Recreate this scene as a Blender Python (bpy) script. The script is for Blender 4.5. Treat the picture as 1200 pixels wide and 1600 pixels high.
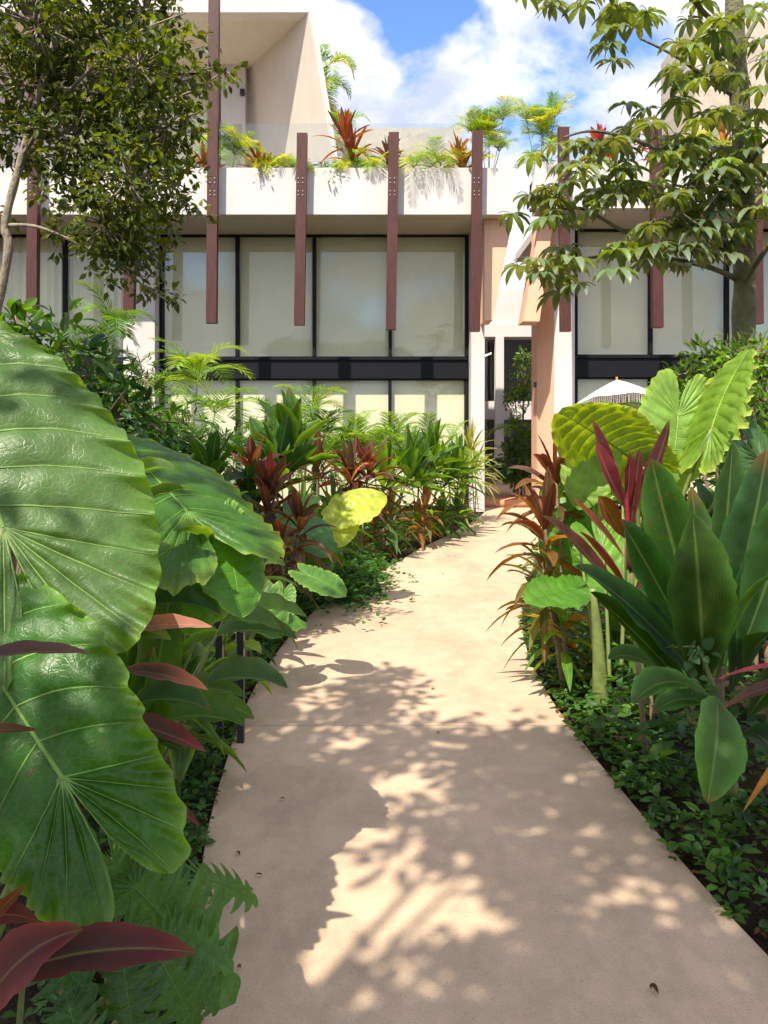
import bpy, math, random
import numpy as np
R = math.radians
rng = np.random.default_rng(7)
random.seed(7)
for o in list(bpy.data.objects): bpy.data.objects.remove(o)
SC = bpy.context.scene
COL = SC.collection
# ---------------------------------------------------------------- camera (level, lens shifted down)
F, H0, EYE = 1200.0, 685.0, 1.6        # focal length in photo pixels, horizon row, eye height
cam = bpy.data.cameras.new('camera'); camo = bpy.data.objects.new('camera', cam); COL.objects.link(camo)
camo.location = (0, 0, EYE); camo.rotation_euler = (R(90), 0, 0)
cam.sensor_fit = 'VERTICAL'; cam.sensor_height = 36; cam.sensor_width = 27; cam.lens = 27.0
cam.shift_y = -(800-H0)/1600; cam.clip_start = 0.05; cam.clip_end = 2000
SC.camera = camo
SC.render.resolution_x = 768; SC.render.resolution_y = 1024
# ---------------------------------------------------------------- sun and sky
SUN = np.array([0.24, 0.50, -0.84]); SUN /= np.linalg.norm(SUN)      # travel direction of the light
elev = math.asin(-SUN[2]); az = math.atan2(-SUN[0], -SUN[1])          # azimuth of the sun, from +Y
sl = bpy.data.lights.new('sun', 'SUN'); sl.energy = 4.3; sl.angle = R(0.53); sl.color = (1.0, 0.92, 0.79)
so = bpy.data.objects.new('sun', sl); COL.objects.link(so)
from mathutils import Vector
so.rotation_euler = Vector(SUN.tolist()).to_track_quat('-Z', 'Y').to_euler()
so.location = (-4, -8, 14)
W = bpy.data.worlds.new('World'); SC.world = W; W.use_nodes = True
nt = W.node_tree; nt.nodes.clear()
def N(t, typ, **k):
    n = t.nodes.new(typ)
    for a, b in k.items(): setattr(n, a, b)
    return n
def L(t, a, b): t.links.new(a, b)
sky = N(nt, 'ShaderNodeTexSky', sky_type='NISHITA'); sky.sun_disc = False
sky.sun_elevation = elev; sky.sun_rotation = az; sky.air_density = 1.0; sky.dust_density = 0.6; sky.ozone_density = 4.0
bg1 = N(nt, 'ShaderNodeBackground'); bg1.inputs[1].default_value = 0.12
gam = N(nt, 'ShaderNodeGamma'); gam.inputs[1].default_value = 1.25; L(nt, sky.outputs[0], gam.inputs[0]); L(nt, gam.outputs[0], bg1.inputs[0])
tc = N(nt, 'ShaderNodeTexCoord')
mp = N(nt, 'ShaderNodeMapping'); mp.inputs['Scale'].default_value = (1, 1, 1.5); mp.inputs['Location'].default_value = (0.62, 0.2, 0.05)
L(nt, tc.outputs['Generated'], mp.inputs[0])
nz = N(nt, 'ShaderNodeTexNoise'); nz.inputs['Scale'].default_value = 3.1; nz.inputs['Detail'].default_value = 9; nz.inputs['Roughness'].default_value = 0.53
nz.inputs['Distortion'].default_value = 0.25
L(nt, mp.outputs[0], nz.inputs[0])
rp = N(nt, 'ShaderNodeValToRGB'); rp.color_ramp.elements[0].position = 0.395; rp.color_ramp.elements[1].position = 0.46
L(nt, nz.outputs[0], rp.inputs[0])
nz2 = N(nt, 'ShaderNodeTexNoise'); nz2.inputs['Scale'].default_value = 6.5; nz2.inputs['Detail'].default_value = 8; nz2.inputs['Roughness'].default_value = 0.6
L(nt, mp.outputs[0], nz2.inputs[0])
rc = N(nt, 'ShaderNodeValToRGB'); rc.color_ramp.elements[0].position = 0.36; rc.color_ramp.elements[1].position = 0.62
rc.color_ramp.elements[0].color = (0.52, 0.58, 0.86, 1); rc.color_ramp.elements[1].color = (1.0, 0.98, 1.0, 1)
L(nt, nz2.outputs[0], rc.inputs[0])
bg2 = N(nt, 'ShaderNodeBackground'); bg2.inputs[1].default_value = 0.70
L(nt, rc.outputs[0], bg2.inputs[0])
mx = N(nt, 'ShaderNodeMixShader'); L(nt, rp.outputs[0], mx.inputs[0]); L(nt, bg1.outputs[0], mx.inputs[1]); L(nt, bg2.outputs[0], mx.inputs[2])
wo = N(nt, 'ShaderNodeOutputWorld'); L(nt, mx.outputs[0], wo.inputs[0])
SC.view_settings.view_transform = 'Standard'; SC.view_settings.look = 'None'; SC.view_settings.gamma = 1
SC.view_settings.use_curve_mapping = False
SC.view_settings.exposure = 0.95
SC.cycles.max_bounces = 8; SC.cycles.transparent_max_bounces = 12; SC.cycles.transmission_bounces = 4
# ---------------------------------------------------------------- helpers
def V(*a): return np.array(a, float)
def P(x, y, Y): return V((x-600)*Y/F, Y, EYE-(y-H0)*Y/F)             # a point seen at photo pixel x, y at distance Y
def nrm(v): v = np.asarray(v, float); return v/(np.linalg.norm(v)+1e-9)
def rgb(r, g, b): return (r, g, b)

class MB:
    """collects geometry of one mesh object"""
    def __init__(s): s.v = []; s.f = []; s.c = []; s.u = []; s.m = []; s.n = 0
    def add(s, v, f, c=(1, 1, 1), uv=None, mat=0):
        v = np.asarray(v, float).reshape(-1, 3); n = len(v)
        c = np.asarray(c, float)
        if c.ndim == 1: c = np.tile(c, (n, 1))
        if uv is None: uv = np.zeros((n, 2))
        s.v.append(v); s.c.append(c); s.u.append(np.asarray(uv, float))
        f = [tuple(int(i)+s.n for i in q) for q in f] if not isinstance(f, np.ndarray) else (f+s.n).tolist()
        s.f += f; s.m += [mat]*len(f); s.n += n
    def build(s, name, mats, parent=None, smooth=True, loc=None):
        if not isinstance(mats, (list, tuple)): mats = [mats]
        v = np.concatenate(s.v); 
        org = np.array(parent_world(parent)) if parent is not None else (np.array(loc) if loc is not None else np.zeros(3))
        me = bpy.data.meshes.new(name)
        me.from_pydata((v-org).tolist(), [], s.f)
        for m in mats: me.materials.append(m)
        me.polygons.foreach_set('material_index', s.m)
        me.polygons.foreach_set('use_smooth', [smooth]*len(s.f))
        li = np.empty(len(me.loops), dtype=np.int32); me.loops.foreach_get('vertex_index', li)
        uvl = me.uv_layers.new(name='UVMap'); uvl.data.foreach_set('uv', np.concatenate(s.u)[li].ravel())
        ca = me.color_attributes.new(name='Col', type='FLOAT_COLOR', domain='POINT')
        c = np.concatenate(s.c); c4 = np.concatenate([c, np.ones((len(c), 1))], 1)
        ca.data.foreach_set('color', c4.ravel())
        me.update()
        o = bpy.data.objects.new(name, me); COL.objects.link(o)
        if parent is not None: o.parent = parent
        elif loc is not None: o.location = loc
        return o
    # --- primitives
    def box(s, a, b, c=(1, 1, 1), mat=0):
        x0, y0, z0 = np.minimum(a, b); x1, y1, z1 = np.maximum(a, b)
        v = [(x0,y0,z0),(x1,y0,z0),(x1,y1,z0),(x0,y1,z0),(x0,y0,z1),(x1,y0,z1),(x1,y1,z1),(x0,y1,z1)]
        s.add(v, [(0,3,2,1),(4,5,6,7),(0,1,5,4),(1,2,6,5),(2,3,7,6),(3,0,4,7)], c, mat=mat)
    def prism(s, poly, vec, c=(1, 1, 1), mat=0):
        """polygon of 3-D points swept along vec"""
        p = np.array(poly, float); n = len(p); q = p+np.array(vec, float)
        f = [tuple(range(n)), tuple(range(2*n-1, n-1, -1))]
        f += [(i, n+i, n+(i+1) % n, (i+1) % n) for i in range(n)]
        s.add(np.concatenate([p, q]), f, c, mat=mat)
    def tube(s, pts, r, k=6, c=(1, 1, 1), mat=0, cap=True):
        pts = np.array(pts, float); n = len(pts); r = np.broadcast_to(np.asarray(r, float), (n,))
        t = np.gradient(pts, axis=0); t /= (np.linalg.norm(t, axis=1)[:, None]+1e-9)
        ref = V(0, 0, 1) if abs(t[0][2]) < 0.9 else V(1, 0, 0)
        a = np.cross(t, ref); 
        a /= (np.linalg.norm(a, axis=1)[:, None]+1e-9); b = np.cross(t, a)
        ang = np.arange(k)*2*math.pi/k
        v = pts[:, None, :]+r[:, None, None]*(np.cos(ang)[None, :, None]*a[:, None, :]+np.sin(ang)[None, :, None]*b[:, None, :])
        f = []
        for i in range(n-1):
            for j in range(k): f.append((i*k+j, i*k+(j+1) % k, (i+1)*k+(j+1) % k, (i+1)*k+j))
        if cap: f.append(tuple(range(k-1, -1, -1))); f.append(tuple((n-1)*k+j for j in range(k)))
        uv = np.stack([np.tile(np.arange(k)/k, n), np.repeat(np.linspace(0, 1, n), k)], 1)
        s.add(v.reshape(-1, 3), f, c, uv, mat)

def parent_world(o):
    x = np.zeros(3)
    while o is not None: x += np.array(o.location); o = o.parent
    return x
def bez(p0, p1, p2, n):
    t = np.linspace(0, 1, n)[:, None]
    return (1-t)**2*np.asarray(p0)+2*t*(1-t)*np.asarray(p1)+t*t*np.asarray(p2)
def tag(o, label=None, cat=None, group=None, kind=None):
    if label: o['label'] = label
    if cat: o['category'] = cat
    if group: o['group'] = group
    if kind: o['kind'] = kind
    return o
def thing(name, loc, label, cat, group=None):
    o = bpy.data.objects.new(name, None); COL.objects.link(o); o.location = [float(a) for a in loc]
    o.empty_display_size = 0.1
    return tag(o, label, cat, group)
def copy_tree(o, loc):
    c = o.copy(); COL.objects.link(c); c.location = [float(a) for a in loc]
    for ch in list(o.children):
        d = ch.copy(); COL.objects.link(d); d.parent = c
        for g in list(ch.children):
            e = g.copy(); COL.objects.link(e); e.parent = d
    return c
# ---------------------------------------------------------------- materials
def newmat(name):
    m = bpy.data.materials.new(name); m.use_nodes = True; t = m.node_tree; t.nodes.clear()
    out = N(t, 'ShaderNodeOutputMaterial'); return m, t, out
def noise(t, scale, detail=4, rough=0.6, coord='Object', sc=None):
    c = N(t, 'ShaderNodeTexCoord'); n = N(t, 'ShaderNodeTexNoise')
    n.inputs['Scale'].default_value = scale; n.inputs['Detail'].default_value = detail; n.inputs['Roughness'].default_value = rough
    if sc:
        m = N(t, 'ShaderNodeMapping'); m.inputs['Scale'].default_value = sc; L(t, c.outputs[coord], m.inputs[0]); L(t, m.outputs[0], n.inputs[0])
    else: L(t, c.outputs[coord], n.inputs[0])
    return n
def ramp(t, src, stops):
    r = N(t, 'ShaderNodeValToRGB'); e = r.color_ramp.elements
    while len(e) < len(stops): e.new(0.5)
    for k, (p, c) in enumerate(stops):
        e[k].position = p; e[k].color = (c[0], c[1], c[2], 1) if hasattr(c, '__len__') else (c, c, c, 1)
    L(t, src, r.inputs[0]); return r
def mixc(t, f, a, b, mode='MIX'):
    m = N(t, 'ShaderNodeMix', data_type='RGBA', blend_type=mode)
    if hasattr(f, 'node'): L(t, f, m.inputs[0])
    else: m.inputs[0].default_value = f
    for k, s in ((6, a), (7, b)):
        if hasattr(s, 'node'): L(t, s, m.inputs[k])
        else: m.inputs[k].default_value = (*s, 1)
    return m.outputs[2]
def math_(t, op, a, b=None, c=None):
    m = N(t, 'ShaderNodeMath', operation=op)
    for k, s in enumerate((a, b, c)):
        if s is None: continue
        if hasattr(s, 'node'): L(t, s, m.inputs[k])
        else: m.inputs[k].default_value = s
    return m.outputs[0]
def bump(t, h, strength, dist=0.01):
    b = N(t, 'ShaderNodeBump'); b.inputs['Strength'].default_value = strength; b.inputs['Distance'].default_value = dist
    L(t, h, b.inputs['Height']); return b.outputs[0]
def princ(t, out, color, rough=0.6, spec=0.5, normal=None, metal=0):
    p = N(t, 'ShaderNodeBsdfPrincipled')
    if hasattr(color, 'node'): L(t, color, p.inputs['Base Color'])
    else: p.inputs['Base Color'].default_value = (*color, 1)
    if hasattr(rough, 'node'): L(t, rough, p.inputs['Roughness'])
    else: p.inputs['Roughness'].default_value = rough
    p.inputs['Specular IOR Level'].default_value = spec; p.inputs['Metallic'].default_value = metal
    if normal is not None: L(t, normal, p.inputs['Normal'])
    if out is not None: L(t, p.outputs[0], out.inputs[0])
    return p
def leaf_mat(name, veins=True, rough=0.40, trans=0.36, spec=0.40, net=False):
    """leaf surface: colour from the vertex attribute, veins from the UVs, light passes through"""
    m, t, out = newmat(name)
    at = N(t, 'ShaderNodeAttribute', attribute_name='Col')
    n1 = noise(t, 9, 4, 0.6); f1 = ramp(t, n1.outputs[0], [(0.3, 0.72), (0.7, 1.25)])
    col = mixc(t, 1.0, mixc(t, 1.0, at.outputs[0], (1.0, 1.02, .70), 'MULTIPLY'), f1.outputs[0], 'MULTIPLY')
    n2 = noise(t, 90, 3, 0.6)
    h = n2.outputs[0]
    if veins:
        uv = N(t, 'ShaderNodeUVMap', uv_map='UVMap'); sp = N(t, 'ShaderNodeSeparateXYZ'); L(t, uv.outputs[0], sp.inputs[0])
        au = math_(t, 'ABSOLUTE', math_(t, 'SUBTRACT', sp.outputs[0], 0.5))
        mid = math_(t, 'SUBTRACT', 1.0, math_(t, 'MULTIPLY', au, 22.0)); mid = math_(t, 'MAXIMUM', mid, 0.0)
        ph = math_(t, 'SUBTRACT', math_(t, 'MULTIPLY', sp.outputs[1], 34.0), math_(t, 'MULTIPLY', au, 46.0))
        wv = math_(t, 'SINE', math_(t, 'MULTIPLY', ph, 3.1416))
        lat = math_(t, 'MULTIPLY_ADD', wv, 0.09, 0.95)
        cc = N(t, 'ShaderNodeCombineXYZ'); [L(t, lat, cc.inputs[k]) for k in range(3)]
        col = mixc(t, 1.0, col, cc.outputs[0], 'MULTIPLY')
        light = mixc(t, 1.0, col, (0.10, 0.13, 0.05), 'ADD')
        col = mixc(t, math_(t, 'MULTIPLY', mid, 0.7), col, light)
        h = math_(t, 'ADD', math_(t, 'MULTIPLY', wv, 0.35), math_(t, 'MULTIPLY', mid, -1.5))
    if net:
        vo = N(t, 'ShaderNodeTexVoronoi', feature='DISTANCE_TO_EDGE'); vo.inputs['Scale'].default_value = 55; tcc = N(t, 'ShaderNodeTexCoord'); L(t, tcc.outputs['Object'], vo.inputs[0])
        vr = ramp(t, vo.outputs[0], [(0.0, 1.0), (0.12, 0.0)]); h = math_(t, 'ADD', h, math_(t, 'MULTIPLY', vr.outputs[0], -.28))
        col = mixc(t, math_(t, 'MULTIPLY', vr.outputs[0], .22), col, mixc(t, 1.0, col, (.08, .10, .03), 'ADD'))
    nsp = noise(t, 38, 2, .5); nsq = noise(t, 2.3, 2, .5)
    sp_ = ramp(t, math_(t, 'ADD', nsp.outputs[0], math_(t, 'MULTIPLY', nsq.outputs[0], .45)), [(0.93, 0.0), (0.98, 1.0)])
    col = mixc(t, math_(t, 'MULTIPLY', sp_.outputs[0], .55), col, (.11, .065, .02))
    nr = bump(t, h, 0.35, 0.004)
    rn = noise(t, 14, 3, 0.6); rr = ramp(t, rn.outputs[0], [(0.3, rough*0.8), (0.7, rough*1.45)])
    p = princ(t, None, col, rr.outputs[0], spec, nr)
    tr = N(t, 'ShaderNodeBsdfTranslucent')
    tcol = mixc(t, 1.0, col, (3.4, 2.8, 0.45), 'MULTIPLY'); L(t, tcol, tr.inputs[0]); L(t, nr, tr.inputs['Normal'])
    mxs = N(t, 'ShaderNodeMixShader'); mxs.inputs[0].default_value = trans
    L(t, p.outputs[0], mxs.inputs[1]); L(t, tr.outputs[0], mxs.inputs[2]); L(t, mxs.outputs[0], out.inputs[0])
    return m
M = {}
M['leaf'] = leaf_mat('leaf_blade')
M['taro'] = leaf_mat('taro_blade', veins=False, rough=0.40, trans=0.32, spec=.45, net=True)
M['vein'] = leaf_mat('leaf_vein', veins=False, rough=0.5, trans=0.15)
M['small'] = leaf_mat('small_leaf', veins=False, rough=0.42, trans=0.34)
M['pale'] = leaf_mat('pale_leaf', rough=0.36, trans=0.25, spec=.7)
def simple(name, color, rough=0.6, var=0.15, scale=6, bumps=0.2, bscale=60, spec=0.5, metal=0, stretch=None, bd=0.01):
    m, t, out = newmat(name)
    n = noise(t, scale, 6, 0.65, sc=stretch); c = np.array(color)
    r = ramp(t, n.outputs[0], [(0.25, c*(1-var)), (0.75, np.minimum(c*(1+var), 1))])
    nb = noise(t, bscale, 4, 0.6, sc=stretch); nr = bump(t, nb.outputs[0], bumps, bd)
    princ(t, out, r.outputs[0], rough, spec, nr, metal); return m
M['stem'] = simple('green_stem', (0.16, 0.2, 0.05), 0.5, 0.4, 20)
M['cane'] = simple('woody_cane', (0.20, 0.14, 0.08), 0.8, 0.4, 30, 0.6, 80)
M['bark'] = simple('pale_bark', (0.27, 0.22, 0.16), 0.85, 0.45, 7, 0.8, 40, stretch=(1, 1, .4), bd=.03)
M['bark2'] = simple('mottled_green_bark', (0.14, 0.13, 0.065), 0.8, 0.55, 8, 0.8, 35, bd=.03)
# ---------------------------------------------------------------- more materials
def plaster(name, c, streak=0.05):
    m, t, out = newmat(name); c = np.array(c)
    a = noise(t, 1.3, 6, 0.6); b = noise(t, 3.0, 5, 0.7, sc=(3, 3, .25)); f = noise(t, 120, 3, 0.7)
    r = ramp(t, a.outputs[0], [(0.3, c*0.93), (0.7, np.minimum(c*1.04, .9))])
    s = ramp(t, b.outputs[0], [(0.35, 1-streak), (0.6, 1.0)])
    col = mixc(t, 1.0, r.outputs[0], s.outputs[0], 'MULTIPLY')
    princ(t, out, col, 0.85, 0.25, bump(t, f.outputs[0], 0.25, 0.004)); return m
M['white'] = plaster('white_plaster', (0.64, 0.59, 0.555))
M['cream'] = plaster('cream_plaster', (0.62, 0.545, 0.46))
M['bounce_tint'] = plaster('bounce_tinted_plaster', (0.78, 0.48, 0.32))  # plaster with orange bounce light from the paving put into its colour
M['frame'] = simple('dark_metal_frame', (0.006, 0.007, 0.009), 0.6, 0.2, 5, 0.1, 80, spec=.2)
M['black'] = simple('black_metal', (0.02, 0.02, 0.022), 0.35, 0.2, 9, 0.1, 90)
M['bolt'] = simple('steel_bolt', (0.55, 0.5, 0.48), 0.35, 0.1, 9, metal=0.7)
m, t, out = newmat('red_brown_timber')
a = noise(t, 6, 5, 0.6, sc=(8, 8, .6)); w = noise(t, 30, 4, 0.7, sc=(10, 10, .5))
r = ramp(t, a.outputs[0], [(0.3, (0.055, 0.016, 0.012)), (0.55, (0.095, 0.027, 0.020)), (0.8, (0.15, 0.045, 0.032))])
col = mixc(t, 0.4, r.outputs[0], mixc(t, 1.0, r.outputs[0], w.outputs[0], 'MULTIPLY'))
princ(t, out, col, 0.5, 0.4, bump(t, w.outputs[0], 0.4, 0.004)); M['timber'] = m
# roller blinds and curtains
m, t, out = newmat('cream_blind')
a = noise(t, 40, 3, 0.6, sc=(1, 1, .15)); b = noise(t, .8, 3, 0.5)
c1 = ramp(t, b.outputs[0], [(0.3, (0.76, 0.72, 0.58)), (0.7, (0.83, 0.79, 0.66))])
c2 = mixc(t, 0.12, c1.outputs[0], a.outputs[0], 'MULTIPLY')
princ(t, out, c2, 0.9, 0.1); M['blind'] = m
M['curtain'] = simple('sheer_curtain', (0.86, 0.84, 0.72), 0.9, 0.08, 2, 0.1, 200)
# thin window glass: clear, reflecting more at grazing angles
def glass(name, tint, refl):
    m, t, out = newmat(name)
    tr = N(t, 'ShaderNodeBsdfTransparent'); tr.inputs[0].default_value = (*tint, 1)
    gl = N(t, 'ShaderNodeBsdfGlossy'); gl.inputs['Roughness'].default_value = 0.01; gl.inputs[0].default_value = (.95, 1, 1, 1)
    fr = N(t, 'ShaderNodeLayerWeight'); fr.inputs[0].default_value = 0.5; fz = math_(t, 'MULTIPLY_ADD', math_(t, 'POWER', fr.outputs['Facing'], 5.0), 0.9, 0.035)
    nn = noise(t, .6, 2, .5); L(t, bump(t, nn.outputs[0], 0.05, 0.05), gl.inputs['Normal'])
    ms = N(t, 'ShaderNodeMixShader'); L(t, math_(t, 'ADD', fz, refl), ms.inputs[0])
    L(t, tr.outputs[0], ms.inputs[1]); L(t, gl.outputs[0], ms.inputs[2]); L(t, ms.outputs[0], out.inputs[0]); return m
M['glass'] = glass('window_glass', (0.96, 0.97, 0.92), 0.0)
M['rail'] = glass('balustrade_glass', (0.90, 0.93, 0.93), 0.02)
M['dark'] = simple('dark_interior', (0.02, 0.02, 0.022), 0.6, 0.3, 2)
m, t, out = newmat('rough_stone_cladding')
v = N(t, 'ShaderNodeTexVoronoi'); v.inputs['Scale'].default_value = 4.5; cc = N(t, 'ShaderNodeTexCoord'); mpp = N(t, 'ShaderNodeMapping')
mpp.inputs['Scale'].default_value = (.7, .7, 1.4); L(t, cc.outputs['Object'], mpp.inputs[0]); L(t, mpp.outputs[0], v.inputs[0])
a = noise(t, 9, 7, 0.7); r = ramp(t, a.outputs[0], [(0.3, (0.44, 0.38, 0.30)), (0.7, (0.54, 0.47, 0.38))])
vg = N(t, 'ShaderNodeRGBToBW'); L(t, v.outputs['Color'], vg.inputs[0]); vr = ramp(t, vg.outputs[0], [(.2, .9), (.8, 1.05)]); col = mixc(t, 1, r.outputs[0], vr.outputs[0], 'MULTIPLY')
princ(t, out, col, 0.9, 0.2, bump(t, math_(t, 'ADD', a.outputs[0], v.outputs[0]), 0.3, 0.02)); M['stone'] = m
M['lamp'] = simple('tube_light', (1, 1, 1)); t = M['lamp'].node_tree
e = N(t, 'ShaderNodeEmission'); e.inputs[1].default_value = 3; L(t, e.outputs[0], [n for n in t.nodes if n.type == 'OUTPUT_MATERIAL'][0].inputs[0])
# concrete path with fine exposed aggregate
m, t, out = newmat('washed_concrete')
a = noise(t, .9, 6, 0.62); b = noise(t, 6, 6, 0.7); g = noise(t, 170, 2, 0.5); g2 = noise(t, 75, 3, 0.6)
base = ramp(t, a.outputs[0], [(0.25, (0.46, 0.33, 0.225)), (0.5, (0.54, 0.39, 0.265)), (0.75, (0.60, 0.44, 0.30))])
bl = ramp(t, b.outputs[0], [(0.3, 0.86), (0.65, 1.04)]); col = mixc(t, 1, base.outputs[0], bl.outputs[0], 'MULTIPLY')
sp1 = ramp(t, g.outputs[0], [(0.28, 0.55), (0.40, 1.0), (0.63, 1.0), (0.72, 1.22)]); col = mixc(t, 1, col, sp1.outputs[0], 'MULTIPLY')
st_ = noise(t, .45, 8, 0.72, sc=(1.6, .7, 1)); sr_ = ramp(t, st_.outputs[0], [(.36, .74), (.5, .98), (.68, 1.03)]); col = mixc(t, 1, col, sr_.outputs[0], 'MULTIPLY')
sp2 = ramp(t, g2.outputs[0], [(0.26, 0.50), (0.33, 1.0)]); col = mixc(t, 1, col, sp2.outputs[0], 'MULTIPLY')
princ(t, out, col, 0.75, 0.3, bump(t, math_(t, 'ADD', g.outputs[0], g2.outputs[0]), 0.30, 0.004)); M['path'] = m
m, t, out = newmat('dark_garden_soil')
a = noise(t, 4, 8, 0.75); b = noise(t, 60, 4, 0.7)
r = ramp(t, a.outputs[0], [(0.3, (0.020, 0.014, 0.009)), (0.7, (0.065, 0.043, 0.028))])
r2 = ramp(t, b.outputs[0], [(0.35, 0.5), (0.65, 1.5)])
princ(t, out, mixc(t, 1, r.outputs[0], r2.outputs[0], 'MULTIPLY'), 0.95, 0.1, bump(t, b.outputs[0], 1.0, 0.03)); M['soil'] = m
M['terra'] = simple('terracotta_paving', (0.50, 0.24, 0.13), 0.8, 0.12, 4, 0.3, 60)
M['canvas'] = simple('white_canvas', (0.80, 0.76, 0.74), 0.8, 0.05, 6, 0.2, 200)
M['orange_wood'] = simple('orange_varnished_wood', (0.50, 0.17, 0.06), 0.5, 0.2, 8)

# ---------------------------------------------------------------- ground, path, step
g = MB(); g.add([(-150, -150, -.03), (150, -150, -.03), (150, 250, -.03), (-150, 250, -.03)], [(0, 1, 2, 3)])
tag(g.build('ground', M['soil']), kind='structure')
PL = np.array([(0.0,-.40),(1.2,-.45),(2.1,-.52),(2.93,-.70),(3.5,-.76),(4.5,-.83),(5.3,-.83),(5.9,-.79),(6.5,-.74),(7.1,-.65),(7.7,-.54),(8.35,-.38),(9.0,-.12),(9.6,.08),(10.3,.28),(11.1,.50),(12.5,1.0),(14.8,1.72),(16.7,2.20),(17.79,2.30)])
PR = np.array([(0.0,1.30),(2.1,1.24),(2.35,1.18),(3.07,1.11),(4.1,1.04),(4.63,1.02),(5.55,1.05),(6.64,1.18),(7.7,1.42),(8.9,1.72),(11,2.3),(13,2.8),(15,3.2),(16.7,3.42),(17.79,3.45)])
def pl(y): return float(np.interp(y, PL[:,0], PL[:,1]))
def pr(y): return float(np.interp(y, PR[:,0], PR[:,1]))
# smooth the edges
ys_f = np.linspace(0, 17.79, 180)
def smo(A):
    v = np.interp(ys_f, A[:,0], A[:,1]); k = np.ones(7)/7; p_ = np.pad(v, 3, mode='edge'); return np.convolve(p_, k, 'valid')
SL, SR = smo(PL), smo(PR)
pm = MB(); joints = [-1.0, 4.28, 6.85, 9.6, 12.4, 15.2, 17.79]
for a, b in zip(joints[:-1], joints[1:]):
    yy = np.linspace(a+.003, b-.003, 40)
    ed = [(np.interp(y, ys_f, SL), y) for y in yy]+[(np.interp(y, ys_f, SR), y) for y in yy[::-1]]
    for i in range(39):
        x0, x1 = ed[i][0], np.interp(yy[i], ys_f, SR); x2, x3 = np.interp(yy[i+1], ys_f, SL), np.interp(yy[i+1], ys_f, SR)
        q = [(x0, yy[i]), (x1, yy[i]), (x3, yy[i+1]), (x2, yy[i+1])]
        v = [(x, y, 0) for x, y in q]+[(x, y, -.1) for x, y in q]
        fs = [(0, 1, 2, 3), (3, 7, 4, 0), (1, 5, 6, 2)]
        if i == 0: fs.append((0, 4, 5, 1))
        if i == 38: fs.append((3, 2, 6, 7))
        pm.add(v, fs)
po = pm.build('path', M['path'], smooth=False); tag(po, kind='structure')
st = MB(); st.box((1.2, 17.8, 0), (4.4, 24.5, .17)); tag(st.build('entrance_floor', M['terra']), kind='structure')

# ---------------------------------------------------------------- main villa
YF, YW = 15.7, 17.3            # front of the fascia, plane of the windows
def X(x, Y): return (x-600)*Y/F
def Z(y, Y): return EYE-(y-H0)*Y/F
ZT, ZB = Z(262, YF), Z(335, YF)                    # top and bottom of the fascia
SLAB0, SLAB1 = Z(592, YW), Z(561, YW)
def part(mb, name, mat, parent, **k): return mb.build(name, mat, parent, smooth=False, **k)
def window(parent, x0, x1, z0, z1, Y, mull, blind='blind', split=None):
    """frame with mullions; each pane and each blind a mesh of its own"""
    f = MB(); fw = .034
    f.box((x0, Y-.06, z0), (x1, Y+.06, z0+fw)); f.box((x0, Y-.06, z1-fw), (x1, Y+.06, z1))
    xs = [x0+fw/2]+mull+[x1-fw/2]
    for x in xs: f.box((x-fw, Y-.075, z0+fw), (x+fw, Y+.075, z1-fw))
    w = part(f, 'window', M['frame'], parent)
    for a, b in zip(xs[:-1], xs[1:]):
        q = MB(); q.box((a+fw, Y-.006, z0+fw), (b-fw, Y+.006, z1-fw)); part(q, 'pane', M['glass'], w)
        q = MB()
        if blind == 'blind':
            gap = rng.uniform(.02, .05)
            q.box((a+gap, Y+.09, z0+.03), (b-gap, Y+.10, z1-.02)); q.box((a+gap, Y+.08, z0+.03), (b-gap, Y+.11, z0+.06))
            part(q, 'blind', M['blind'], w)
        else:
            n = 90; xx = np.linspace(a+.03, b-.03, n); ph = np.cumsum(rng.uniform(.5, 1.1, n))*.8
            yy = Y+.15+.045*np.sin(ph)
            v = [(x, y, z0+.03) for x, y in zip(xx, yy)]+[(x, y, z1-.02) for x, y in zip(xx, yy)]
            q.add(v, [(i, i+1, n+i+1, n+i) for i in range(n-1)]); q.build('curtain', M['curtain'], w)
    return w
A = thing('villa', (X(400, YF), YW, 0), 'white villa with a sloping hooded upper floor, left of the narrow passage', 'building')
m_ = MB()
m_.box((X(-330, YW), YF, ZB), (X(805, YF), YF+.18, ZT))                     # fascia
part(m_, 'fascia', M['white'], A)
m_ = MB(); m_.box((X(-330, YW), YF+.18, ZB), (X(790, YF), 20.5, ZB+.22)); part(m_, 'balcony_slab', M['cream'], A)
m_ = MB(); m_.box((X(-330, YW), YF+.181, ZB+.22), (X(803, YF), YF+1.0, ZT-.12)); part(m_, 'planter', M['soil'], A)
# wall piers
m_ = MB()
m_.box((X(730, YW)+.03, 16.75, 0), (X(757, 16.75), 21.5, ZB)); m_.box((X(202, YW), 16.9, 0), (X(250, YW), 18.2, ZB)); m_.box((X(-330, YW), YW-.1, 0), (X(-120, YW), 18.2, ZB))
m_.box((X(-330, YW), 19.6, 0), (X(730, YW), 19.8, ZB))
part(m_, 'wall', M['white'], A)
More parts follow.
